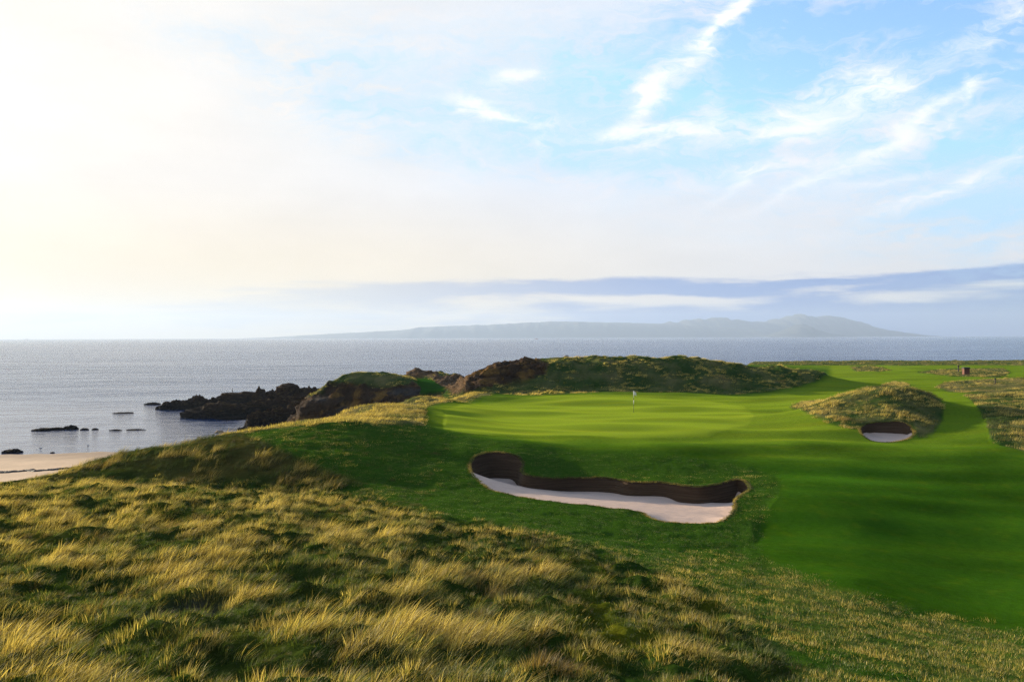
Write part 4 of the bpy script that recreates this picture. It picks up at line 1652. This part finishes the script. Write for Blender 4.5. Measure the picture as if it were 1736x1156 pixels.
# 3 short rough round the bunker and along the apron
P = [tuft('short_tuft', 60, .12, .30, .010, .55, .5, .6, 300 + i, 2) for i in range(6)]
x, y, z, at = place(9, 62, lambda d: 13 * min(1, 24 / d) ** 1.1, lambda a: np.clip(a['semi'] + .25 * a['tus'], 0, 1))
n = len(x)
cl = fbm2(x * .5, y * .5, 3, 150)
cl2 = fbm2(x * 1.3, y * 1.3, 2, 151)
lowr = sstep(at['py'], 900, 985) * sstep(at['px'], 850, 1150)
slp = sstep(at['px'], 760, 560)
straw = np.clip(np.minimum(.02 + .7 * cl + .25 * cl2, .10 + .8 * np.maximum(lowr, slp)) + .42 * lowr + .45 * sstep(at['px'], 1225, 1250) * sstep(at['px'], 1330, 1300) * sstep(at['py'], 790, 800) * sstep(at['py'], 890, 870) + .35 * sstep(at['px'], 1000, 1060) * sstep(at['py'], 795, 803) * sstep(at['py'], 826, 820) * sstep(at['px'], 1290, 1260) + .30 * sstep(at['py'], 735, 715) + .15 * slp, 0, .9)  # added straw on the bunker's right lip also paints its sunlit slope
hs = U(n, .8, 1.2) * (.85 + .6 * cl + .9 * lowr * (.7 + cl2) + 1.0 * sstep(at['px'], 760, 560) * (.6 + cl2))
hs = np.clip(hs, .4, 2.0) * (.55 + .45 * np.maximum(lowr, slp))
scatter('short_rough_grass', P, x, y, z, np.c_[U(n, .9, 1.2), U(n, .9, 1.2), hs], np.c_[straw, U(n, .9, 1.15) * (1.25 - .25 * np.maximum(lowr, slp)), np.clip(cl2 - .45, 0, .3)], U(n, -3, 3),
        'short green rough grass round the bunker and along the apron')
# 4 fescue on the far mounds, ridge and banks
P = [tuft('fescue_tuft', 40, .42, .36, .022, .45, .55, .6, 400 + i, 3) for i in range(6)]
x, y, z, at = place(48, 262, lambda d: 5.0 * min(1, 62 / d) ** 1.35, lambda a: a['far'] * (1 - a['beach']))
n = len(x)
cl = fbm2(x * .22, y * .22, 4, 160)
cl2 = fbm2(x * .8, y * .8, 2, 165)
m_ = at['m']
straw = np.clip(.38 + 1.5 * cl + .3 * cl2 + .35 * m_['blond'] + .22 * m_['tip'] + .12 * m_['bankupper'] + .02 * m_['ridge'] + .30 * m_['mound'] * sstep(at['px'], 1470, 1400) - .05 * m_['bankright'], 0, 1)
hs = np.clip(.75 + .6 * cl + .4 * cl2, .35, 1.4) * (1 + .15 * m_['blond']) * (1 - .35 * m_['edge']) * (1 - .35 * m_['bankupper'])
brown = np.clip(noise2(x * .35, y * .35, 166) * 1.5 - .45, 0, .6)
scatter('fescue_grass', P, x, y, z, np.c_[hs * 1.1, hs * 1.1, hs], np.c_[straw, U(n, .85, 1.1) * (1 + .30 * m_['ridge']), brown], U(n, -.7, .7),  # ridge tufts brightened in colour, as that slope faces away from the sun
        'tall pale fescue on the far mounds, the back ridge and the banks')
# 5 ragged turf lip of the bunkers
P = [tuft('lip_tuft', 30, .15, .09, .008, .2, .7, .7, 500 + i, 2) for i in range(4)]
X_, Y_, Z_ = [], [], []
for nm, (rx, ry, rz) in RIMS.items():
    for _ in range(5):
        k = rng.integers(0, len(rx), len(rx))
        X_.append(rx[k] + rng.normal(0, .05, len(k)))
        Y_.append(ry[k] + rng.normal(0, .05, len(k)))
        Z_.append(rz[k] - .01)
x, y, z = map(np.concatenate, (X_, Y_, Z_))
n = len(x)
s = sstep(fbm2(x * .4, y * .4, 2, 170), -.2, .3)
scatter('bunker_lip_grass', P, x, y, z, np.c_[U(n, .6, 1.1), U(n, .6, 1.1), U(n, .4, 1.1)], np.c_[.15 + .55 * s, U(n, .7, 1.1), U(n, 0, .3) * s], U(n, -3, 3),
        'ragged grass lip hanging over the turf walls of the bunkers')
